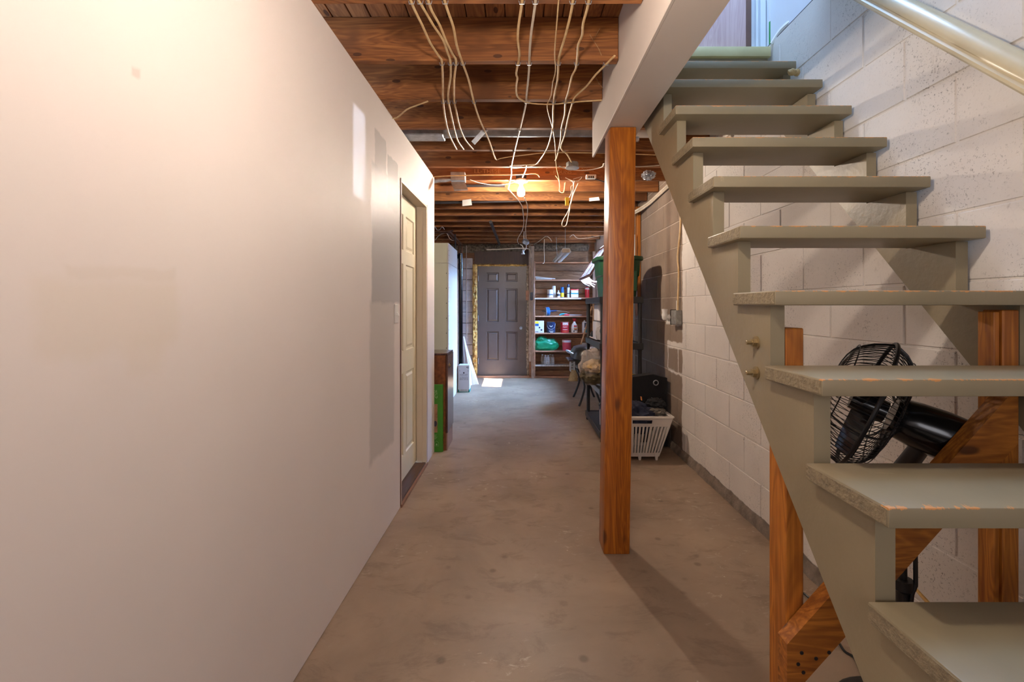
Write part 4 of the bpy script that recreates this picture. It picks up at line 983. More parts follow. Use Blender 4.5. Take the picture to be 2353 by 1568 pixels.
def spray(label, px, z, r, h, body, cap, capfrac=0.25, band=None, y=8.28):
    x = sx_(px); rt = root('spray_can', label, 'spray can', (x, y, z))
    hb = h*(1-capfrac)
    mb = MB(); mb.lathe((x, y, z), [(r*0.95, 0), (r, 0.004), (r, hb-0.01), (r*0.8, hb)], n=16); part('body', mb, body, rt)
    mb = MB(); mb.lathe((x, y, z), [(r*0.92, hb-0.004), (r*0.92, h-0.006), (r*0.8, h)], n=16); part('cap', mb, cap, rt)
    if band:
        mb = MB(); mb.lathe((x, y, z), [(r*1.02, h*band[0]), (r*1.02, h*band[1])], n=16); part('label', mb, band[2], rt)
def boxthing(name, label, cat, px0, px1, z, h, depth, mat, y0=8.22):
    rt = root(name, label, cat, ((sx_(px0)+sx_(px1))/2, y0, z)); mb = MB(); mb.box(UX(px0, y0), UX(px1, y0), y0, y0+depth, z, z+h, 0.002); part('carton', mb, mat, rt); return rt
# top: papers
for i, (p, q) in enumerate((((1229, 637), (1276, 641)), ((1231, 641), (1268, 645)))):
    a = U(p[0], p[1], 8.26); b = U(q[0], q[1], 8.24)
    mb = MB(); mb.bar(Vector((a.x, 8.26, max(a.z, 1.80))), Vector((b.x, 8.24, 1.80+0.006*(1-i))), 0.07, 0.016, bev=0.003)
    single('paper_roll', mb, M_PAPER, ('upper', 'lower')[i]+' flat white folded strip lying on the second shelf from the top', 'paper')
z3 = 1.468
can('small_tub', 'short white tub with blue print on the third shelf', 'tub', sx_(1264), 8.27, z3, 0.052, 0.145, [M_WHITE], False, band=[(0.15, 0.55, M_CARTON), (0.3, 0.42, M_BLUE)])
spray('tall plain white spray can on the third shelf', 1273, z3, 0.036, 0.215, M_WHITE, M_WHITE, 0.12, y=8.33)
bt = root('squeeze_bottle', 'small white pointed squeeze bottle with dark print on the third shelf', 'bottle', (sx_(1283), 8.25, z3))
mb = MB(); mb.lathe((sx_(1283), 8.25, z3), [(0.03, 0), (0.031, 0.08), (0.012, 0.095), (0.008, 0.13)], n=14); part('body', mb, M_WHITE, bt)
mb = MB(); mb.lathe((sx_(1283), 8.25, z3), [(0.0315, 0.025), (0.0318, 0.065)], n=14); part('label', mb, M_INK, bt)
spray('blue capped spray can with a yellow label on the third shelf', 1292, z3, 0.032, 0.19, M_BLUE, M_BLUE, 0.25, (0.05, 0.45, M_YELLOW))
spray('tall pale spray can with a dark cap on the third shelf', 1306, z3, 0.028, 0.24, M_CARTON, M_NAVYLABEL, 0.22, (0.28, 0.34, M_INK))
tb = root('stacked_tubs', 'two stacked white food tubs with teal and red lids on the third shelf', 'tub', (sx_(1320), 8.28, z3))
x = sx_(1320)
for (z0, z1, w, m_, nm) in ((0, 0.062, 0.066, M_WHITE, 'lower_tub'), (0.062, 0.08, 0.074, M_TEAL, 'lower_lid'), (0.08, 0.132, 0.066, M_WHITE, 'upper_tub'), (0.132, 0.152, 0.072, M_RED, 'upper_lid')):
    mb = MB(); mb.box(x-w, x+w, 8.23, 8.33, z3+z0, z3+z1, 0.006, 2); part(nm, mb, m_, tb)
fe = root('fire_extinguisher', 'small red fire extinguisher at the right end of the third shelf', 'extinguisher', (sx_(1349), 8.27, z3))
x = sx_(1349)
mb = MB(); mb.lathe((x, 8.27, z3), [(0.036, 0), (0.04, 0.006), (0.04, 0.15), (0.03, 0.175), (0.014, 0.19), (0.014, 0.2)], n=18); part('cylinder', mb, M_RED, fe)
mb = MB(); mb.lathe((x, 8.27, z3), [(0.0405, 0.146), (0.041, 0.158), (0.033, 0.174)], n=18); part('collar_label', mb, M_WHITE, fe)
mb = MB(); mb.box(x-0.014, x+0.014, 8.255, 8.285, z3+0.195, z3+0.235, 0.003); mb.bar((x-0.01, 8.27, z3+0.235), (x-0.07, 8.27, z3+0.30), 0.014, 0.01); mb.bar((x-0.01, 8.27, z3+0.215), (x-0.075, 8.27, z3+0.245), 0.014, 0.01); part('lever', mb, M_BLACK, fe)
z4 = 1.136
au = root('drain_auger', 'blue drum drain auger with a rod lying on the fourth shelf', 'drain auger', (sx_(1259), 8.28, z4))
c = Vector((sx_(1258), 8.28, z4+0.078))
mb = MB(); mb.lathe(c, [(0.03, -0.035), (0.072, -0.03), (0.078, -0.018), (0.078, 0.03), (0.06, 0.042), (0.02, 0.05)], (1, 0.12, 0.04), 20); part('drum', mb, M_BLUE, au)
mb = MB(); mb.lathe(c, [(0.02, 0.045), (0.016, 0.10), (0.012, 0.17)], (1, 0.12, 0.08), 12); part('nozzle', mb, M_NAVYLABEL, au)
mb = MB(); mb.lathe(c, [(0.074, -0.036), (0.079, -0.03), (0.079, -0.024)], (1, 0.12, 0.04), 20); part('rim', mb, M_STEEL, au)
mb = MB(); mb.tube([c+Vector((0.17, 0.02, 0.013)), c+Vector((0.33, 0.03, 0.0)), c+Vector((0.4, 0.03, -0.02))], 0.003, 5); part('coil_rod', mb, M_STEEL, au)
mb = MB(); mb.bar(c+Vector((-0.035, 0, 0)), c+Vector((-0.10, 0, 0.01)), 0.02, 0.02); part('crank', mb, M_BLACK, au)
sc_ = root('screwdriver', 'red handled screwdriver with a long shaft on the fourth shelf', 'screwdriver', (sx_(1310), 8.24, z4))
x = sx_(1296)
mb = MB(); mb.lathe((x, 8.24, z4+0.016), [(0.010, 0), (0.015, 0.01), (0.016, 0.08), (0.009, 0.095)], (1, 0, 0), 10); part('handle', mb, M_RED, sc_)
mb = MB(); mb.tube([(x+0.09, 8.24, z4+0.016), (sx_(1337), 8.25, z4+0.014)], 0.004, 6); part('shaft', mb, M_STEEL, sc_)
pl_ = root('pliers', 'teal handled pliers lying beside the red screwdriver', 'pliers', (sx_(1291), 8.29, z4))
mb = MB(); mb.tube([(sx_(1286), 8.27, z4+0.010), (sx_(1291), 8.26, z4+0.030), (sx_(1297), 8.29, z4+0.036)], 0.010, 6, 3); mb.tube([(sx_(1286), 8.30, z4+0.010), (sx_(1290), 8.32, z4+0.030), (sx_(1297), 8.30, z4+0.036)], 0.010, 6, 3); part('handle', mb, M_TEAL, pl_)
mb = MB(); mb.bar((sx_(1297), 8.295, z4+0.036), (sx_(1304), 8.30, z4+0.03), 0.022, 0.016); part('jaw', mb, M_STEEL, pl_)
z5 = 0.829
bxw = boxthing('product_box', 'white square box with a blue and yellow corner label on the fifth shelf', 'box', 1228, 1250, z5, 0.215, 0.14, M_CARTON)
a0 = UX(1229.5, 8.22)
mb = MB(); mb.box(a0, a0+0.065, 8.2188, 8.2202, z5+0.168, z5+0.208); part('yellow_label', mb, M_YELLOW, bxw)
mb = MB(); mb.box(a0, a0+0.065, 8.2188, 8.2202, z5+0.122, z5+0.166); part('blue_label', mb, M_BLUE, bxw)
mb = MB(); mb.lathe((a0+0.08, 8.2195, z5+0.095), [(0.016, 0), (0.014, 0.001)], (0, -1, 0), 9); mb.lathe((a0+0.115, 8.2195, z5+0.052), [(0.018, 0), (0.015, 0.001)], (0, -1, 0), 7); mb.box(a0+0.005, a0+0.06, 8.2188, 8.2202, z5+0.014, z5+0.024); part('print', mb, M_INK, bxw)
pc = can('paint_can', 'dark navy paint can with a wire bail on the fifth shelf', 'paint can', sx_(1266), 8.29, z5, 0.078, 0.195, [M_NAVYLABEL])
x = sx_(1266); mb = MB(); mb.tube([(x+0.08*math.cos(t), 8.29-0.08*abs(math.sin(t))**0.6 if abs(math.sin(t)) > 0.05 else 8.29, z5+0.165-0.10*abs(math.sin(t))) for t in [math.pi*i/14 for i in range(15)]], 0.003, 5, 2); part('bail', mb, M_STEEL, pc)
mb = MB(); mb.tube([(x-0.025, 8.2105, z5+0.13), (x-0.012, 8.2095, z5+0.113), (x+0.006, 8.2090, z5+0.112), (x+0.022, 8.210, z5+0.132)], 0.005, 6, 3); part('white_mark', mb, M_WHITE, pc)
mb = MB()
for i in range(4): mb.box(x-0.035+i*0.022, x-0.025+i*0.022, 8.2085+abs(i-1.5)*0.0015, 8.214, z5+0.028, z5+0.038)
mb.box(x-0.018, x+0.035, 8.209, 8.214, z5+0.008, z5+0.018); part('print', mb, M_WHITE, pc)
rc_ = can('paint_can', 'red paint can with a white top label on the fifth shelf', 'paint can', sx_(1298), 8.29, z5, 0.078, 0.195, [M_RED])
x = sx_(1298)
def front_band(x, y, r, z0, z1, a0, a1, mat, parent, name='label'):
    mb = MB(); n = 10; A = [-math.pi/2+a0+(a1-a0)*i/n for i in range(n+1)]
    mb.ring_loft([[Vector((x+r*math.cos(a), y+r*math.sin(a), z0)) for a in A], [Vector((x+r*math.cos(a), y+r*math.sin(a), z1)) for a in A]], False, False)
    return part(name, mb, mat, parent)
front_band(x, 8.29, 0.0785, z5+0.135, z5+0.185, -0.6, 0.8, M_WHITE, rc_)
text('CILUX', 0.034, (x, 8.2095, z5+0.138), FRONT, M_RED, rc_, sx=0.9); text('PAINT', 0.030, (x, 8.2095, z5+0.095), FRONT, M_WHITE, rc_)
front_band(x, 8.29, 0.0785, z5+0.055, z5+0.062, -0.6, 0.6, M_PAPER, rc_, 'stripe'); front_band(x, 8.29, 0.0785, z5+0.025, z5+0.03, -0.7, 0.7, M_ORANGE, rc_, 'stripe')
sb = root('spray_bottle', 'white spray bottle with a red trigger on the fifth shelf', 'spray bottle', (sx_(1319.5), 8.26, z5)); x = sx_(1319.5)
mb = MB()
rings = []
for (w, d, h) in ((0.050, 0.03, 0.0), (0.058, 0.036, 0.012), (0.058, 0.036, 0.10), (0.048, 0.03, 0.145), (0.022, 0.02, 0.185), (0.018, 0.018, 0.21)):
    rings.append([Vector((x+w*math.cos(2*math.pi*k/20), 8.26+d*math.sin(2*math.pi*k/20), z5+h)) for k in range(20)])
mb.ring_loft(rings); part('bottle', mb, M_WHITE, sb)
mb = MB(); mb.lathe((x, 8.26, z5+0.205), [(0.02, 0), (0.02, 0.03)], n=12); mb.box(x-0.035, x+0.03, 8.245, 8.275, z5+0.235, z5+0.262, 0.004); mb.bar((x+0.02, 8.26, z5+0.24), (x+0.045, 8.26, z5+0.205), 0.012, 0.008); part('trigger', mb, M_RED, sb)
mb = MB(); mb.box(x-0.012, x+0.042, 8.2205, 8.226, z5+0.108, z5+0.135, 0.002); part('red_label', mb, M_RED, sb)
mb = MB(); mb.box(x-0.012, x+0.045, 8.2205, 8.226, z5+0.062, z5+0.082, 0.002); part('orange_label', mb, M_ORANGE, sb)
mb = MB(); mb.box(x-0.005, x+0.045, 8.2205, 8.226, z5+0.045, z5+0.060, 0.002); mb.box(x-0.022, x+0.0, 8.2205, 8.226, z5+0.015, z5+0.042, 0.002); part('dark_label', mb, M_INK, sb)
bb = root('bottle', 'pale blue bottle with a navy label at the right end of the fifth shelf', 'bottle', (sx_(1343), 8.27, z5)); x = sx_(1343)
mb = MB(); mb.lathe((x, 8.27, z5), [(0.044, 0), (0.046, 0.01), (0.046, 0.17), (0.036, 0.195), (0.012, 0.205), (0.012, 0.225)], n=18); part('body', mb, M_CARTON, bb)
front_band(x, 8.27, 0.0468, z5+0.09, z5+0.18, -0.2, 0.9, M_NAVYLABEL, bb); front_band(x, 8.27, 0.0468, z5+0.01, z5+0.07, -0.3, 0.9, M_TEAL, bb)
z6 = 0.506
bg_ = root('green_bag', 'slumped bright green plastic bag on the sixth shelf', 'bag', (sx_(1254), 8.28, z6))
mb = MB(); mb.blob((sx_(1254), 8.30, z6+0.105), (0.215, 0.068, 0.125), 0.24, 1.3, 5, 4.2, True, z6+0.002); part('bag', mb, M_GREENBAG, bg_, angle=60)
mb = MB(); mb.blob((sx_(1246), 8.29, z6+0.205), (0.085, 0.05, 0.05), 0.35, 1.5, 4, 9.2, True); part('gathered_top', mb, M_GREENBAG, bg_, angle=60)
pk = can('paint_tin', 'faded pink paint tin with a pale top band on the sixth shelf', 'paint can', sx_(1302.5), 8.30, z6, 0.080, 0.195, [M_PINK], True)
x = sx_(1302.5); mb = MB(); mb.lathe((x, 8.30, z6), [(0.083, 0.148), (0.083, 0.185)], n=20); part('top_band', mb, M_CARTON, pk)
front_band(x, 8.30, 0.0805, z6+0.02, z6+0.14, -0.5, 0.3, M_PINK, pk)
pk2 = can('paint_tin', 'red and white tin behind the broom handle on the sixth shelf', 'paint can', sx_(1343), 8.31, z6, 0.062, 0.135, [M_RED], False)
mb = MB(); mb.lathe((sx_(1343), 8.31, z6), [(0.0635, 0.085), (0.0635, 0.135)], n=20); part('top_band', mb, M_WHITE, pk2)
z7 = 0.246
jr = None
for i, (px, y, lab) in enumerate(((1247, 8.33, 'leftmost back'), (1253, 8.24, 'left front'), (1259, 8.24, 'right front'), (1270, 8.28, 'rightmost'), (1265, 8.34, 'second from right'))):
    x = sx_(px)
    if jr is None:
        jr = root('glass_bottle', '', 'bottle', (x, y, z7), 'clear glass bottles on the lowest shelf')
        mb = MB(); mb.lathe((x, y, z7), [(0.030, 0), (0.033, 0.006), (0.033, 0.125), (0.02, 0.15), (0.015, 0.16), (0.015, 0.172)], n=16); part('glass', mb, M_JAR, jr)
        mb = MB(); mb.lathe((x, y, z7), [(0.017, 0.166), (0.017, 0.182)], n=14); part('cap', mb, M_STEEL, jr)
        o = jr
    else: o = copy_tree(jr, None, Vector((x, y, z7)))
    o['label'] = lab+' clear glass bottle of five on the lowest shelf'
# broom in the corner
bm_ = root('broom', 'straw broom leaning in the corner between the shelves and the grill', 'broom', (1.0, 8.0, 0))
top = U(1360, 705, 8.1); bot = U(1330, 822, 8.06)
mb = MB()
rings = []
c0 = U(1322, 835, 8.0); c1 = U(1316, 873, 7.95)
for t in [i/6 for i in range(7)]:
    c = c0.lerp(Vector((c1.x, c1.y, 0.004)), t); w = 0.018+0.062*t**0.8
    rings.append([Vector((c.x+w*math.cos(2*math.pi*k/22)*(1+0.06*(k % 2)), c.y+0.5*w*math.sin(2*math.pi*k/22), c.z)) for k in range(22)])
mb.ring_loft(rings); part('straw', mb, M_STRAW, bm_)
mb = MB(); mb.tube([c0+Vector((-0.004, 0, -0.03)), top], 0.013, 10); part('handle', mb, M_BROOMSTICK, bm_)

# ------------------------------------------------------------------ screen panel swung in below the window head
sp = root('window_screen', 'brown framed mesh window screen swung inwards under the far window head', 'window screen', (1.25, 7.45, 1.77))
TN, TF, BF, BN = Vector((1.405, 7.0, 2.27)), Vector((1.405, 7.9, 2.27)), Vector((1.08, 7.9, 1.775)), Vector((1.11, 7.0, 1.79))
nrm = (TF-TN).cross(BN-TN).normalized()
for a, b in ((TN, TF), (TF, BF), (BF, BN), (BN, TN)):
    mb = MB(); mb.bar(a, b, 0.035, 0.03, nrm, 0.003); part('frame_bar', mb, M_BROWNFRAME, sp)
mb = MB()
for i in range(1, 26): mb.tube([TN.lerp(TF, i/26), BN.lerp(BF, i/26)], 0.0022, 4)
for i in range(1, 18): mb.tube([TN.lerp(BN, i/18), TF.lerp(BF, i/18)], 0.0022, 4)
part('wire_mesh', mb, M_NET, sp, None, 'stuff')
mid0, mid1 = TN.lerp(TF, 0.5), BN.lerp(BF, 0.5); mb = MB(); mb.bar(mid0, mid1, 0.02, 0.02, nrm); part('frame_bar', mb, M_BROWNFRAME, sp)
nb = root('mesh_flap', 'pale net flap hanging from the lower edge of the window screen', 'net', BF)
mb = MB()
for i in range(10):
    t = i/9; p = BF.lerp(BN, t*0.8); mb.tube([p, p+Vector((0.06, -0.03, -0.07)), p+Vector((0.16, -0.05, -0.12+0.04*math.sin(i)))], 0.002, 4, 3)
for i in range(6):
    t = i/5; mb.tube([BF+Vector((0.16*t, -0.05*t, -0.12*t)), BF.lerp(BN, 0.4)+Vector((0.15*t, -0.05*t, -0.13*t)), BF.lerp(BN, 0.8)+Vector((0.16*t, -0.05*t, -0.12*t))], 0.002, 4, 3)
part('net', mb, M_NET, nb, None, 'stuff')
mb = MB()
st = []
for i in range(9):
    t = i/8; z = 1.82-0.40*t; st.append([Vector((1.34+0.05*t+0.015*math.sin(6*t), 7.62-0.35*t, z)), Vector((1.40+0.01*t, 7.50-0.30*t, z)), Vector((1.402+0.01*t, 7.505-0.30*t, z)), Vector((1.343+0.05*t+0.015*math.sin(6*t), 7.63-0.35*t, z))])
mb.ring_loft(st); single('plastic_strip', mb, M_PLASTIC, 'clear plastic strip hanging below the far window', 'plastic sheet')

# ------------------------------------------------------------------ black shelving unit, on it and in it
SX0, SX1, SYF, SYB = 0.785, 1.205, 4.36, 5.30
su = root('shelving_unit', 'black plastic four tier shelving unit standing behind the timber post', 'shelving unit', (0.99, 4.83, 0))
TZ = (1.40, 0.955, 0.51, 0.10)
for zz in TZ:
    mb = MB()
    mb.box(SX0, SX1, SYF, SYF+0.02, zz-0.062, zz, 0.004); mb.box(SX0, SX1, SYB-0.02, SYB, zz-0.062, zz, 0.004)
    mb.box(SX0, SX0+0.02, SYF+0.02, SYB-0.02, zz-0.062, zz, 0.004); mb.box(SX1-0.02, SX1, SYF+0.02, SYB-0.02, zz-0.062, zz, 0.004)
    mb.box(SX0+0.01, SX1-0.01, SYF+0.01, SYB-0.01, zz-0.022, zz-0.008)
    part('shelf', mb, M_BLACK, su)
for x in (SX0+0.03, SX1-0.03):
    for y in (SYF+0.03, SYB-0.03):
        mb = MB(); mb.lathe((x, y, 0), [(0.024, 0), (0.024, 0.02), (0.020, 0.03), (0.020, 0.44), (0.026, 0.45), (0.026, 0.51), (0.020, 0.52), (0.020, 0.88), (0.026, 0.89), (0.026, 0.955), (0.020, 0.965), (0.020, 1.34), (0.025, 1.345)], n=14); part('leg', mb, M_BLACK, su)
gbn = root('storage_bin', 'dark green plastic bin with a rolled rim on top of the black shelving', 'bin', (1.01, 4.66, 1.402))
def rrect(cx, cy, w, d, z, r, n=6):
    pts = []
    for (sx, sy, a0) in ((1, 1, 0), (-1, 1, 90), (-1, -1, 180), (1, -1, 270)):
        for i in range(n+1):
            a = math.radians(a0+90*i/n); pts.append(Vector((cx+sx*(w/2-r)+r*math.cos(a), cy+sy*(d/2-r)+r*math.sin(a), z)))
    return pts
bcx, bcy = 1.015, 4.68
mb = MB(); mb.ring_loft([rrect(bcx, bcy, w, d, 1.402+h, r) for w, d, h, r in ((0.32, 0.36, 0.0, 0.09), (0.345, 0.385, 0.005, 0.1), (0.375, 0.42, 0.20, 0.11), (0.40, 0.44, 0.215, 0.11), (0.42, 0.47, 0.36, 0.12), (0.465, 0.51, 0.365, 0.13), (0.47, 0.515, 0.375, 0.13), (0.465, 0.51, 0.40, 0.13), (0.44, 0.48, 0.403, 0.12), (0.40, 0.44, 0.36, 0.11), (0.33, 0.37, 0.02, 0.09))], True, True); part('tub', mb, M_GREENBIN, gbn)
mb = MB(); mb.box(bcx+0.02, bcx+0.155, bcy-0.2175, bcy-0.2085, 1.46, 1.66, 0.004); part('moulded_panel', mb, M_GREENBIN, gbn)
mb = MB()
for (a, b) in ((0.095, 0.19), (0.088, 0.18), (0.103, 0.18)): mb.lathe((bcx+a, bcy-0.2176, 1.402+b), [(0.004, 0), (0.003, 0.001)], (0, -1, 0), 6)
part('dot_mark', mb, M_WHITE, gbn)
# second tier
def bag_items():
    z = 0.957
    mb = MB(); mb.box(0.815, 1.12, 4.75, 4.95, z, z+0.19, 0.004); a = single('carton', mb, M_CARTON, 'pale carton on the second tier of the black shelving', 'carton')
    mb = MB(); mb.box(0.83, 1.10, 4.72, 4.97, z+0.195, z+0.375, 0.01); a2 = single('storage_box', mb, M_SHEETING, 'white plastic storage box on top of the second tier carton', 'storage box')
    rt = root('bag_of_soil', 'green and yellow printed bag slumped on the second tier', 'bag', (0.90, 4.55, z))
    mb = MB(); mb.blob((0.90, 4.56, z+0.075), (0.075, 0.10, 0.085), 0.25, 2.2, 3, 2.0, False, z+0.001); part('bag', mb, M_GREENBIN, rt)
    mb = MB(); mb.blob((0.885, 4.50, z+0.09), (0.05, 0.05, 0.03), 0.2, 2.2, 3, 6.0); part('yellow_band', mb, M_YELLOW, rt)
    mb = MB(); mb.blob((0.855, 4.72, z+0.065), (0.045, 0.06, 0.075), 0.35, 2.6, 3, 7.7, True, z+0.001); single('plastic_bag', mb, M_PLASTIC, 'small clear plastic bag on the second tier by the shelf edge', 'bag')
    rt = root('shoe', 'black shoe at the far end of the second tier', 'shoe', (0.85, 5.05, z))
    mb = MB(); mb.blob((0.85, 5.06, z+0.035), (0.042, 0.12, 0.05), 0.15, 1.6, 3, 3.1, False, z+0.012); part('upper', mb, M_BLACKCLOTH, rt)
    mb = MB(); mb.box(0.81, 0.89, 4.94, 5.18, z, z+0.014, 0.006); part('sole', mb, M_WHITE, rt)
    mb = MB(); mb.tube([Vector((0.83, 5.0, z+0.075)), Vector((0.90, 4.9, z+0.30))], 0.007, 8); single('stick', mb, M_WHITE, 'thin white stick leaning upright on the second tier', 'stick')
    mb = MB(); mb.tube([Vector((1.30, 8.15, 0.02)), Vector((1.33, 7.95, 1.45))], 0.012, 8); single('pole', mb, M_BROOMSTICK, 'wooden pole leaning in the far right corner behind the shelving', 'pole')
    # lowest tier and third tier
    rt = root('paint_bucket', 'black bucket with a white printed label on the bottom tier', 'bucket', (0.90, 4.58, 0.102))
    mb = MB(); mb.lathe((0.90, 4.58, 0.102), [(0.075, 0), (0.085, 0.20), (0.089, 0.205), (0.089, 0.22), (0.08, 0.222), (0.076, 0.19)], n=20); part('bucket', mb, M_BLACK, rt)
    front_band(0.90, 4.58, 0.0835, 0.125, 0.285, -1.3, -0.1, M_PAPER, rt)
    mb = MB(); mb.tube([(0.815, 4.58, 0.31), (0.83, 4.53, 0.36), (0.90, 4.52, 0.385), (0.97, 4.53, 0.36), (0.985, 4.58, 0.31)], 0.003, 5, 4); part('bail', mb, M_STEEL, rt)
    mb = MB(); mb.blob((1.08, 4.5, 0.20), (0.09, 0.10, 0.10), 0.3, 2.2, 3, 4.4, True, 0.102); single('cloth_bundle', mb, M_OLIVE, 'dark cloth bundle on the bottom tier', 'cloth')
    mb = MB(); mb.blob((1.10, 4.55, 0.575), (0.085, 0.10, 0.07), 0.35, 2.2, 3, 9.4, True, 0.512); single('yellow_cloth', mb, M_YELLOW, 'yellow cloth on the third tier right of the post', 'cloth')
bag_items()
cbg = root('clear_bag', 'tied clear plastic bag full of beige cloth on the third tier', 'bag', (0.80, 4.62, 0.512))
mb = MB(); mb.blob((0.775, 4.64, 0.69), (0.145, 0.16, 0.185), 0.26, 2.2, 5, 3.3, True, 0.513)
part('bag', mb, M_PLASTIC, cbg, angle=70)
mb = MB(); mb.lathe((0.80, 4.56, 0.825), [(0.02, -0.03), (0.012, 0.0), (0.03, 0.03), (0.055, 0.06)], (-0.3, -0.2, 0.9), 14); mb.blob((0.765, 4.52, 0.835), (0.035, 0.015, 0.02), 0.3, 2, 2, 2.0); part('knot', mb, M_PLASTIC, cbg)
mb = MB(); mb.blob((0.785, 4.60, 0.70), (0.115, 0.12, 0.065), 0.35, 2.6, 4, 1.3, True); part('beige_cloth', mb, M_BEIGE, cbg, angle=70)
mb = MB(); mb.blob((0.775, 4.62, 0.60), (0.13, 0.14, 0.075), 0.35, 2.4, 4, 7.3, True, 0.516); part('olive_cloth', mb, M_OLIVE, cbg, angle=70)
# grill
gr = root('portable_grill', 'small black kettle grill on curved legs beyond the black shelving', 'grill', (0.95, 6.3, 0))
gx, gy = 0.95, 6.25
mb = MB(); mb.ring_loft([rrect(gx, gy, w, d, z, r) for w, d, z, r in ((0.22, 0.34, 0.455, 0.09), (0.33, 0.46, 0.475, 0.12), (0.40, 0.54, 0.55, 0.12), (0.41, 0.55, 0.605, 0.12))]); part('fire_bowl', mb, M_GRILL, gr)
mb = MB(); mb.ring_loft([rrect(gx, gy, w, d, z, r) for w, d, z, r in ((0.425, 0.565, 0.608, 0.12), (0.425, 0.565, 0.63, 0.12), (0.40, 0.54, 0.70, 0.13), (0.34, 0.47, 0.75, 0.13), (0.22, 0.34, 0.772, 0.1))]); part('lid', mb, M_GRILL, gr)
mb = MB(); mb.tube([(gx-0.21, gy-0.14, 0.67), (gx-0.27, gy-0.12, 0.69), (gx-0.27, gy+0.12, 0.69), (gx-0.21, gy+0.14, 0.67)], 0.012, 8, 3); part('lid_handle', mb, M_STEEL, gr)
mb = MB(); mb.box(gx-0.285, gx-0.205, gy-0.30, gy+0.10, 0.585, 0.602, 0.004); sd_ = part('side_shelf', mb, M_BLACK, gr)
mb = MB()
for i in range(3): mb.box(gx-0.25, gx-0.225, gy-0.285, gy-0.20, 0.545-i*0.035, 0.565-i*0.035, 0.004)
mb.box(gx-0.262, gx-0.25, gy-0.29, gy-0.18, 0.45, 0.585, 0.003); mb.box(gx-0.225, gx-0.20, gy-0.29, gy-0.18, 0.47, 0.585, 0.003)
part('control_bracket', mb, M_STEEL, gr)
for s, y in ((-1, -0.24), (1, -0.24), (-1, 0.26), (1, 0.26)):
    mb = MB(); yy = gy+y; mb.tube([(gx+s*0.15, gy+y*0.4, 0.46), (gx+s*0.10, gy+y*0.75, 0.36), (gx+s*0.07, yy, 0.25), (gx+s*0.11, yy+y*0.15, 0.10), (gx+s*0.15, yy+y*0.2, 0.0)], 0.014, 8, 4); part('leg', mb, M_BLACK, gr)

# ------------------------------------------------------------------ laundry basket and tote
bk = root('laundry_basket', 'white slotted plastic laundry basket on the floor by the block wall', 'laundry basket', (1.0, 4.05, 0))
BX0, BX1, BY0, BY1 = 0.86, 1.20, 3.88, 4.16         # foot
TX0, TX1, TY0, TY1 = 0.80, 1.305, 3.84, 4.21         # rim
BH = 0.365
def bkp(u, v, t):   # u, v in 0..1 across the plan, t height fraction
    x = (BX0+(BX1-BX0)*u)*(1-t)+(TX0+(TX1-TX0)*u)*t; y = (BY0+(BY1-BY0)*v)*(1-t)+(TY0+(TY1-TY0)*v)*t
    return Vector((x, y, 0.03+(BH-0.03)*t))
def wallbar(mb, u0, v0, u1, v1, t0, t1, th=0.005):
    a, b, c, d = bkp(u0, v0, t0), bkp(u1, v1, t0), bkp(u1, v1, t1), bkp(u0, v0, t1)
    n = (b-a).cross(d-a).normalized()*th
    mb.hexa([a, b, b+n, a+n, d, c, c+n, d+n])
sides = (((0, 0), (1, 0), 15), ((1, 0), (1, 1), 12), ((1, 1), (0, 1), 15), ((0, 1), (0, 0), 12))
mb = MB()
for (a, b, n) in sides:
    wallbar(mb, *a, *b, 0.0, 0.10); wallbar(mb, *a, *b, 0.78, 0.86 if n == 15 else 1.0)
    if n == 15:
        wallbar(mb, *a, a[0]+(b[0]-a[0])*0.33, a[1]+(b[1]-a[1])*0.33, 0.86, 1.0); wallbar(mb, a[0]+(b[0]-a[0])*0.67, a[1]+(b[1]-a[1])*0.67, *b, 0.86, 1.0)
        wallbar(mb, a[0]+(b[0]-a[0])*0.33, a[1]+(b[1]-a[1])*0.33, a[0]+(b[0]-a[0])*0.67, a[1]+(b[1]-a[1])*0.67, 0.95, 1.0)
mb.hexa([bkp(0, 0, 0), bkp(1, 0, 0), bkp(1, 1, 0), bkp(0, 1, 0), bkp(0, 0, 0.02), bkp(1, 0, 0.02), bkp(1, 1, 0.02), bkp(0, 1, 0.02)])
part('body', mb, M_BASKET, bk)
for (a, b, n) in sides:
    for i in range(n+1):
        f0 = max(0, i/n-0.25/n*(1.4 if i % 5 == 0 else 1)); f1 = min(1, i/n+0.25/n*(1.4 if i % 5 == 0 else 1))
        mb = MB(); wallbar(mb, a[0]+(b[0]-a[0])*f0, a[1]+(b[1]-a[1])*f0, a[0]+(b[0]-a[0])*f1, a[1]+(b[1]-a[1])*f1, 0.09, 0.79, 0.006); part('slat', mb, M_BASKET, bk)
mb = MB()
loop = [bkp(0, 0, 1), bkp(1, 0, 1), bkp(1, 1, 1), bkp(0, 1, 1)]
for p, q in zip(loop, loop[1:]+loop[:1]): mb.bar(p+Vector((0, 0, 0.004)), q+Vector((0, 0, 0.004)), 0.036, 0.018, bev=0.005)
part('rim', mb, M_BASKET, bk)
for (u, v) in ((0.1, 0), (0.52, 0), (0.94, 0), (0.1, 1), (0.94, 1)):
    p = bkp(u, v, 0); mb = MB(); mb.hexa([(p.x-0.008, p.y-0.012, 0), (p.x+0.008, p.y-0.012, 0), (p.x+0.008, p.y+0.012, 0), (p.x-0.008, p.y+0.012, 0), (p.x-0.017, p.y-0.012, 0.06), (p.x+0.017, p.y-0.012, 0.06), (p.x+0.017, p.y+0.012, 0.06), (p.x-0.017, p.y+0.012, 0.06)]); part('foot', mb, M_BASKET, bk)
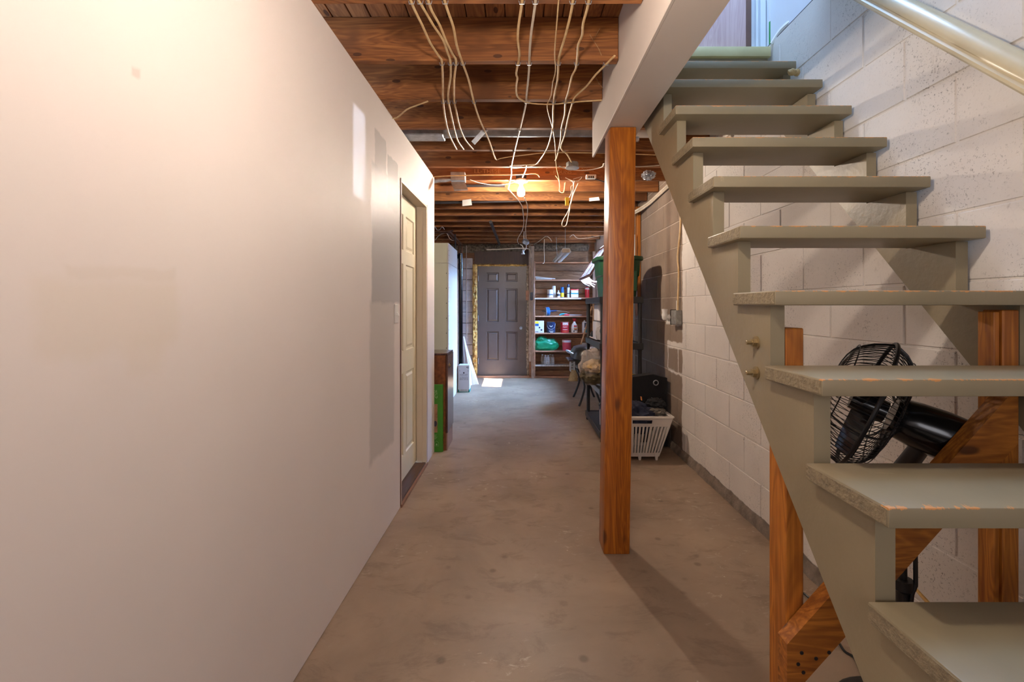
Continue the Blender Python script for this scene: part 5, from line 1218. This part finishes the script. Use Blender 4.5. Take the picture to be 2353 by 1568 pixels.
mb = MB(); mb.blob((1.01, 4.02, 0.33), (0.21, 0.15, 0.125), 0.32, 2.2, 5, 2.1, True); single('navy_jacket', mb, M_NAVY, 'crumpled navy jacket heaped in the white laundry basket', 'jacket', angle=70)
mb = MB(); mb.blob((1.215, 4.02, 0.45), (0.075, 0.07, 0.045), 0.4, 2.2, 4, 5.1, True); single('dark_garment', mb, M_BLACKCLOTH, 'small black garment on the right of the basket heap', 'garment', angle=70)
mb = MB(); mb.blob((1.20, 3.98, 0.39), (0.085, 0.06, 0.035), 0.4, 2.6, 4, 7.1, True); single('grey_garment', mb, M_GREYCLOTH, 'grey cloth hanging at the right rim of the laundry basket', 'garment', angle=70)
mb = MB(); mb.bar(U(1473, 912, 3.85), U(1474, 920, 3.85), 0.005, 0.03, (0, 1, 0)); mb.bm  # orange tab on the heap
single('orange_tab', mb, M_ORANGE, 'tiny orange tab standing up from the navy heap', 'tab')
tt = root('black_tote', 'black fabric tote with a chrome grommet standing behind the laundry basket', 'tote bag', (1.15, 4.34, 0))
q = [U(1452, 1000, 4.30), U(1537, 1000, 4.30), U(1543, 866, 4.30), U(1500, 858, 4.30), U(1453, 864, 4.30)]
q[0].z = q[1].z = 0.01
q = [Vector((min(v.x*0.985, 1.385), 4.222, v.z)) for v in q]
mb = MB(); mb.prism(q, (0, 0.12, 0)); part('bag', mb, M_BLACKCLOTH, tt)
p = U(1507, 880, 4.221)
mb = MB(); bmv = []
for i in range(24):
    a = 2*math.pi*i/24; bmv.append([p+Vector((math.cos(a)*(0.022+0.005*math.cos(b)), -0.002+0.005*math.sin(b), math.sin(a)*(0.022+0.005*math.cos(b)))) for b in [2*math.pi*k/8 for k in range(8)]])
mb.ring_loft(bmv+[bmv[0]], True, False); part('grommet', mb, M_STEEL, tt)

# ------------------------------------------------------------------ wall box with lamp holder
eb = root('wall_socket_box', 'grey steel electrical box with a white lamp holder on the bare block wall', 'electrical box', (1.41, 4.02, 1.2))
mb = MB(); mb.box(1.365, 1.418, 3.93, 4.06, 1.15, 1.275, 0.003); part('box', mb, M_GREYBOX, eb)
mb = MB(); mb.box(1.362, 1.42, 4.061, 4.075, 1.145, 1.28, 0.002); part('dark_side', mb, M_BLACK, eb)
c = Vector((1.364, 4.09, 1.21))
mb = MB(); mb.lathe(c, [(0.028, 0.0), (0.03, 0.008), (0.02, 0.018), (0.018, 0.03)], (-1, 0, 0.1), 16); part('holder_base', mb, M_PORC, eb)
mb = MB(); mb.lathe(c+Vector((-0.045, 0, -0.01)), [(0.014, -0.015), (0.024, 0.0), (0.026, 0.035), (0.022, 0.05), (0.027, 0.085)], (0, 0, 1), 16); part('lamp_holder', mb, M_PORC, eb)
mb = MB(); mb.tube([(1.40, 3.99, 1.275), (1.408, 3.985, 1.6), (1.405, 4.0, 1.75), (1.41, 3.95, 2.0), (1.41, 3.94, 2.42)], 0.008, 7, 4); part('cable', mb, M_CABLE, eb)
mb = MB(); mb.tube([(1.41, 4.035, 1.275), (1.41, 4.035, 1.36)], 0.006, 7); part('conduit', mb, M_WHITE, eb)

# ------------------------------------------------------------------ fan under the stairs
fan = root('pedestal_fan', 'black pedestal fan standing behind the open stairs', 'fan', (1.20, 1.42, 0))
hc = Vector((1.071, 1.40, 1.0075)); n_ = Vector((-0.75, 0.5, 0.35)).normalized()
fu = n_.cross(Vector((0, 0, 1))).normalized(); fv = fu.cross(n_).normalized()
def fp(r, a, h): return hc+n_*h+(fu*math.cos(a)+fv*math.sin(a))*r
R0 = 0.200
def guard(sign, depth, name):
    mb = MB()
    for i in range(72):
        a = 2*math.pi*i/72; da = 0.16*sign
        prof_ = [(0.045, depth, 0), (0.10, depth*0.97, 0.4), (0.148, depth*0.82, 0.75), (0.183, depth*0.45, 0.95), (R0, 0.0, 1.0)]
        mb.tube([fp(r, a+da*f, sign*h) for r, h, f in prof_], 0.0013, 4, 2, False)
    for r, h in ((0.10, depth*0.97), (0.165, depth*0.76)):
        mb.tube([fp(r, 2*math.pi*i/40, sign*h) for i in range(41)], 0.0018, 4, 0, False)
    for i in range(6):
        a = 2*math.pi*i/6+0.3; mb.tube([fp(r, a, sign*h) for r, h in ((0.05, depth), (0.10, depth*0.97), (0.148, depth*0.82), (0.183, depth*0.45), (R0, 0))], 0.003, 5, 2)
    return part(name, mb, M_BLACKWIRE, fan, None, 'stuff')
guard(1, 0.105, 'front_guard'); guard(-1, 0.075, 'rear_guard')
mb = MB(); mb.tube([fp(R0+0.002, 2*math.pi*i/48, 0) for i in range(49)], 0.006, 8, 0, False); part('rim', mb, M_BLACKWIRE, fan)
mb = MB(); mb.lathe(hc, [(0.05, 0.100), (0.05, 0.108), (0.042, 0.114), (0.0, 0.116)], n_, 24); part('badge', mb, M_GREYBOX, fan)
for b in range(3):
    mb = MB(); a0 = b*2*math.pi/3+0.5; rows = []
    for i in range(7):
        r = 0.03+0.14*i/6; w = 0.16+0.26*math.sin(math.pi*(0.15+0.75*i/6)); tw = 0.028*(1-0.3*i/6)
        rows.append([fp(r, a0-w, -tw), fp(r, a0, 0.004), fp(r, a0+w, tw), fp(r, a0+w, tw-0.003), fp(r, a0, 0.001), fp(r, a0-w, -tw-0.003)])
    mb.ring_loft(rows); part('blade', mb, M_GLOSSBLACK, fan)
mb = MB(); mb.lathe(hc, [(0.0, 0.045), (0.03, 0.04), (0.034, 0.0), (0.034, -0.05)], n_, 20); part('hub', mb, M_GLOSSBLACK, fan)
mb = MB(); mb.lathe(hc, [(0.050, -0.065), (0.060, -0.08), (0.066, -0.12), (0.070, -0.18), (0.068, -0.22), (0.060, -0.245), (0.036, -0.258), (0.0, -0.262)], n_, 32); part('motor_housing', mb, M_GLOSSBLACK, fan)
nk = hc-n_*0.14
mb = MB(); mb.tube([nk+Vector((0, 0, -0.05)), Vector((1.20, 1.42, 0.80)), Vector((1.20, 1.42, 0.72))], [0.024, 0.028, 0.022], 12); part('neck', mb, M_BLACK, fan)
mb = MB(); mb.lathe((1.20, 1.42, 0), [(0.016, 0.45), (0.012, 0.455), (0.012, 0.78)], n=12); mb.lathe((1.20, 1.42, 0), [(0.028, 0.03), (0.018, 0.09), (0.018, 0.42), (0.028, 0.43), (0.028, 0.46)], n=14); part('pole', mb, M_BLACK, fan)
mb = MB(); mb.lathe((1.20, 1.42, 0), [(0.175, 0.0), (0.18, 0.01), (0.16, 0.025), (0.06, 0.038), (0.03, 0.05)], n=32); part('base', mb, M_BLACK, fan)
FLC = [(1905, 1400), (1866, 1382), (1845, 1366), (1836, 1372), (1839, 1392), (1848, 1411), (1862, 1418), (1890, 1440), (1920, 1470), (1940, 1500), (1962, 1515), (1976, 1545)]
mb = MB(); mb.tube([U(a, b, H*F/(b-704))+Vector((0, 0, 0.006)) for a, b in FLC]+[Vector((1.19, 1.53, 0.012))], 0.0045, 7, 4)
part('cord', mb, M_BLACKWIRE, fan)
mb = MB(); mb.tube([Vector((1.21, 1.39, 0.80)), U(2104, 1320, 1.40), U(2102, 1350, 1.40), U(2094, 1382, 1.40), Vector((1.215, 1.41, 0.20)), Vector((1.21, 1.40, 0.06))], 0.006, 7, 4); part('cord', mb, M_BLACKWIRE, fan)
mb = MB(); mb.tube([(1.418, 1.63, 0.305), (1.419, 1.55, 0.275), (1.418, 1.50, 0.25), (1.419, 1.42, 0.215)], [0.005, 0.009, 0.007, 0.006], 6, 3); single('foam_bead', mb, M_FOAM, 'thin yellow foam bead along a mortar joint behind the fan', 'foam')

# unseen stems added outside the rear slot to break up the spot beam
mb = MB(); random.seed(9)
c = _src-_dv*0.05
for i in range(9):
    o = Vector((random.uniform(-0.03, 0.03), -0.03, -0.17+0.032*i)); q = o+Vector((random.uniform(0.01, 0.03), 0, random.uniform(0.03, 0.06)))
    mb.tube([c+o, c+(o+q)/2+Vector((0.004, 0, 0.0)), c+q], [0.001, 0.0035 if i < 5 else 0.002, 0.0008], 5, 3)
mb.tube([c+Vector((-0.01, -0.03, -0.3)), c+Vector((0.012, -0.03, 0.0)), c+Vector((-0.004, -0.03, 0.2))], 0.0014, 5, 4)
mb.tube([c+Vector((-0.1, -0.03, -0.3)), c+Vector((-0.01, -0.03, -0.3))], 0.003, 5)
single('gobo_stems', mb, M_STRAW, 'thin leafy stems added outside the rear slot to break up the spot beam', 'gobo')
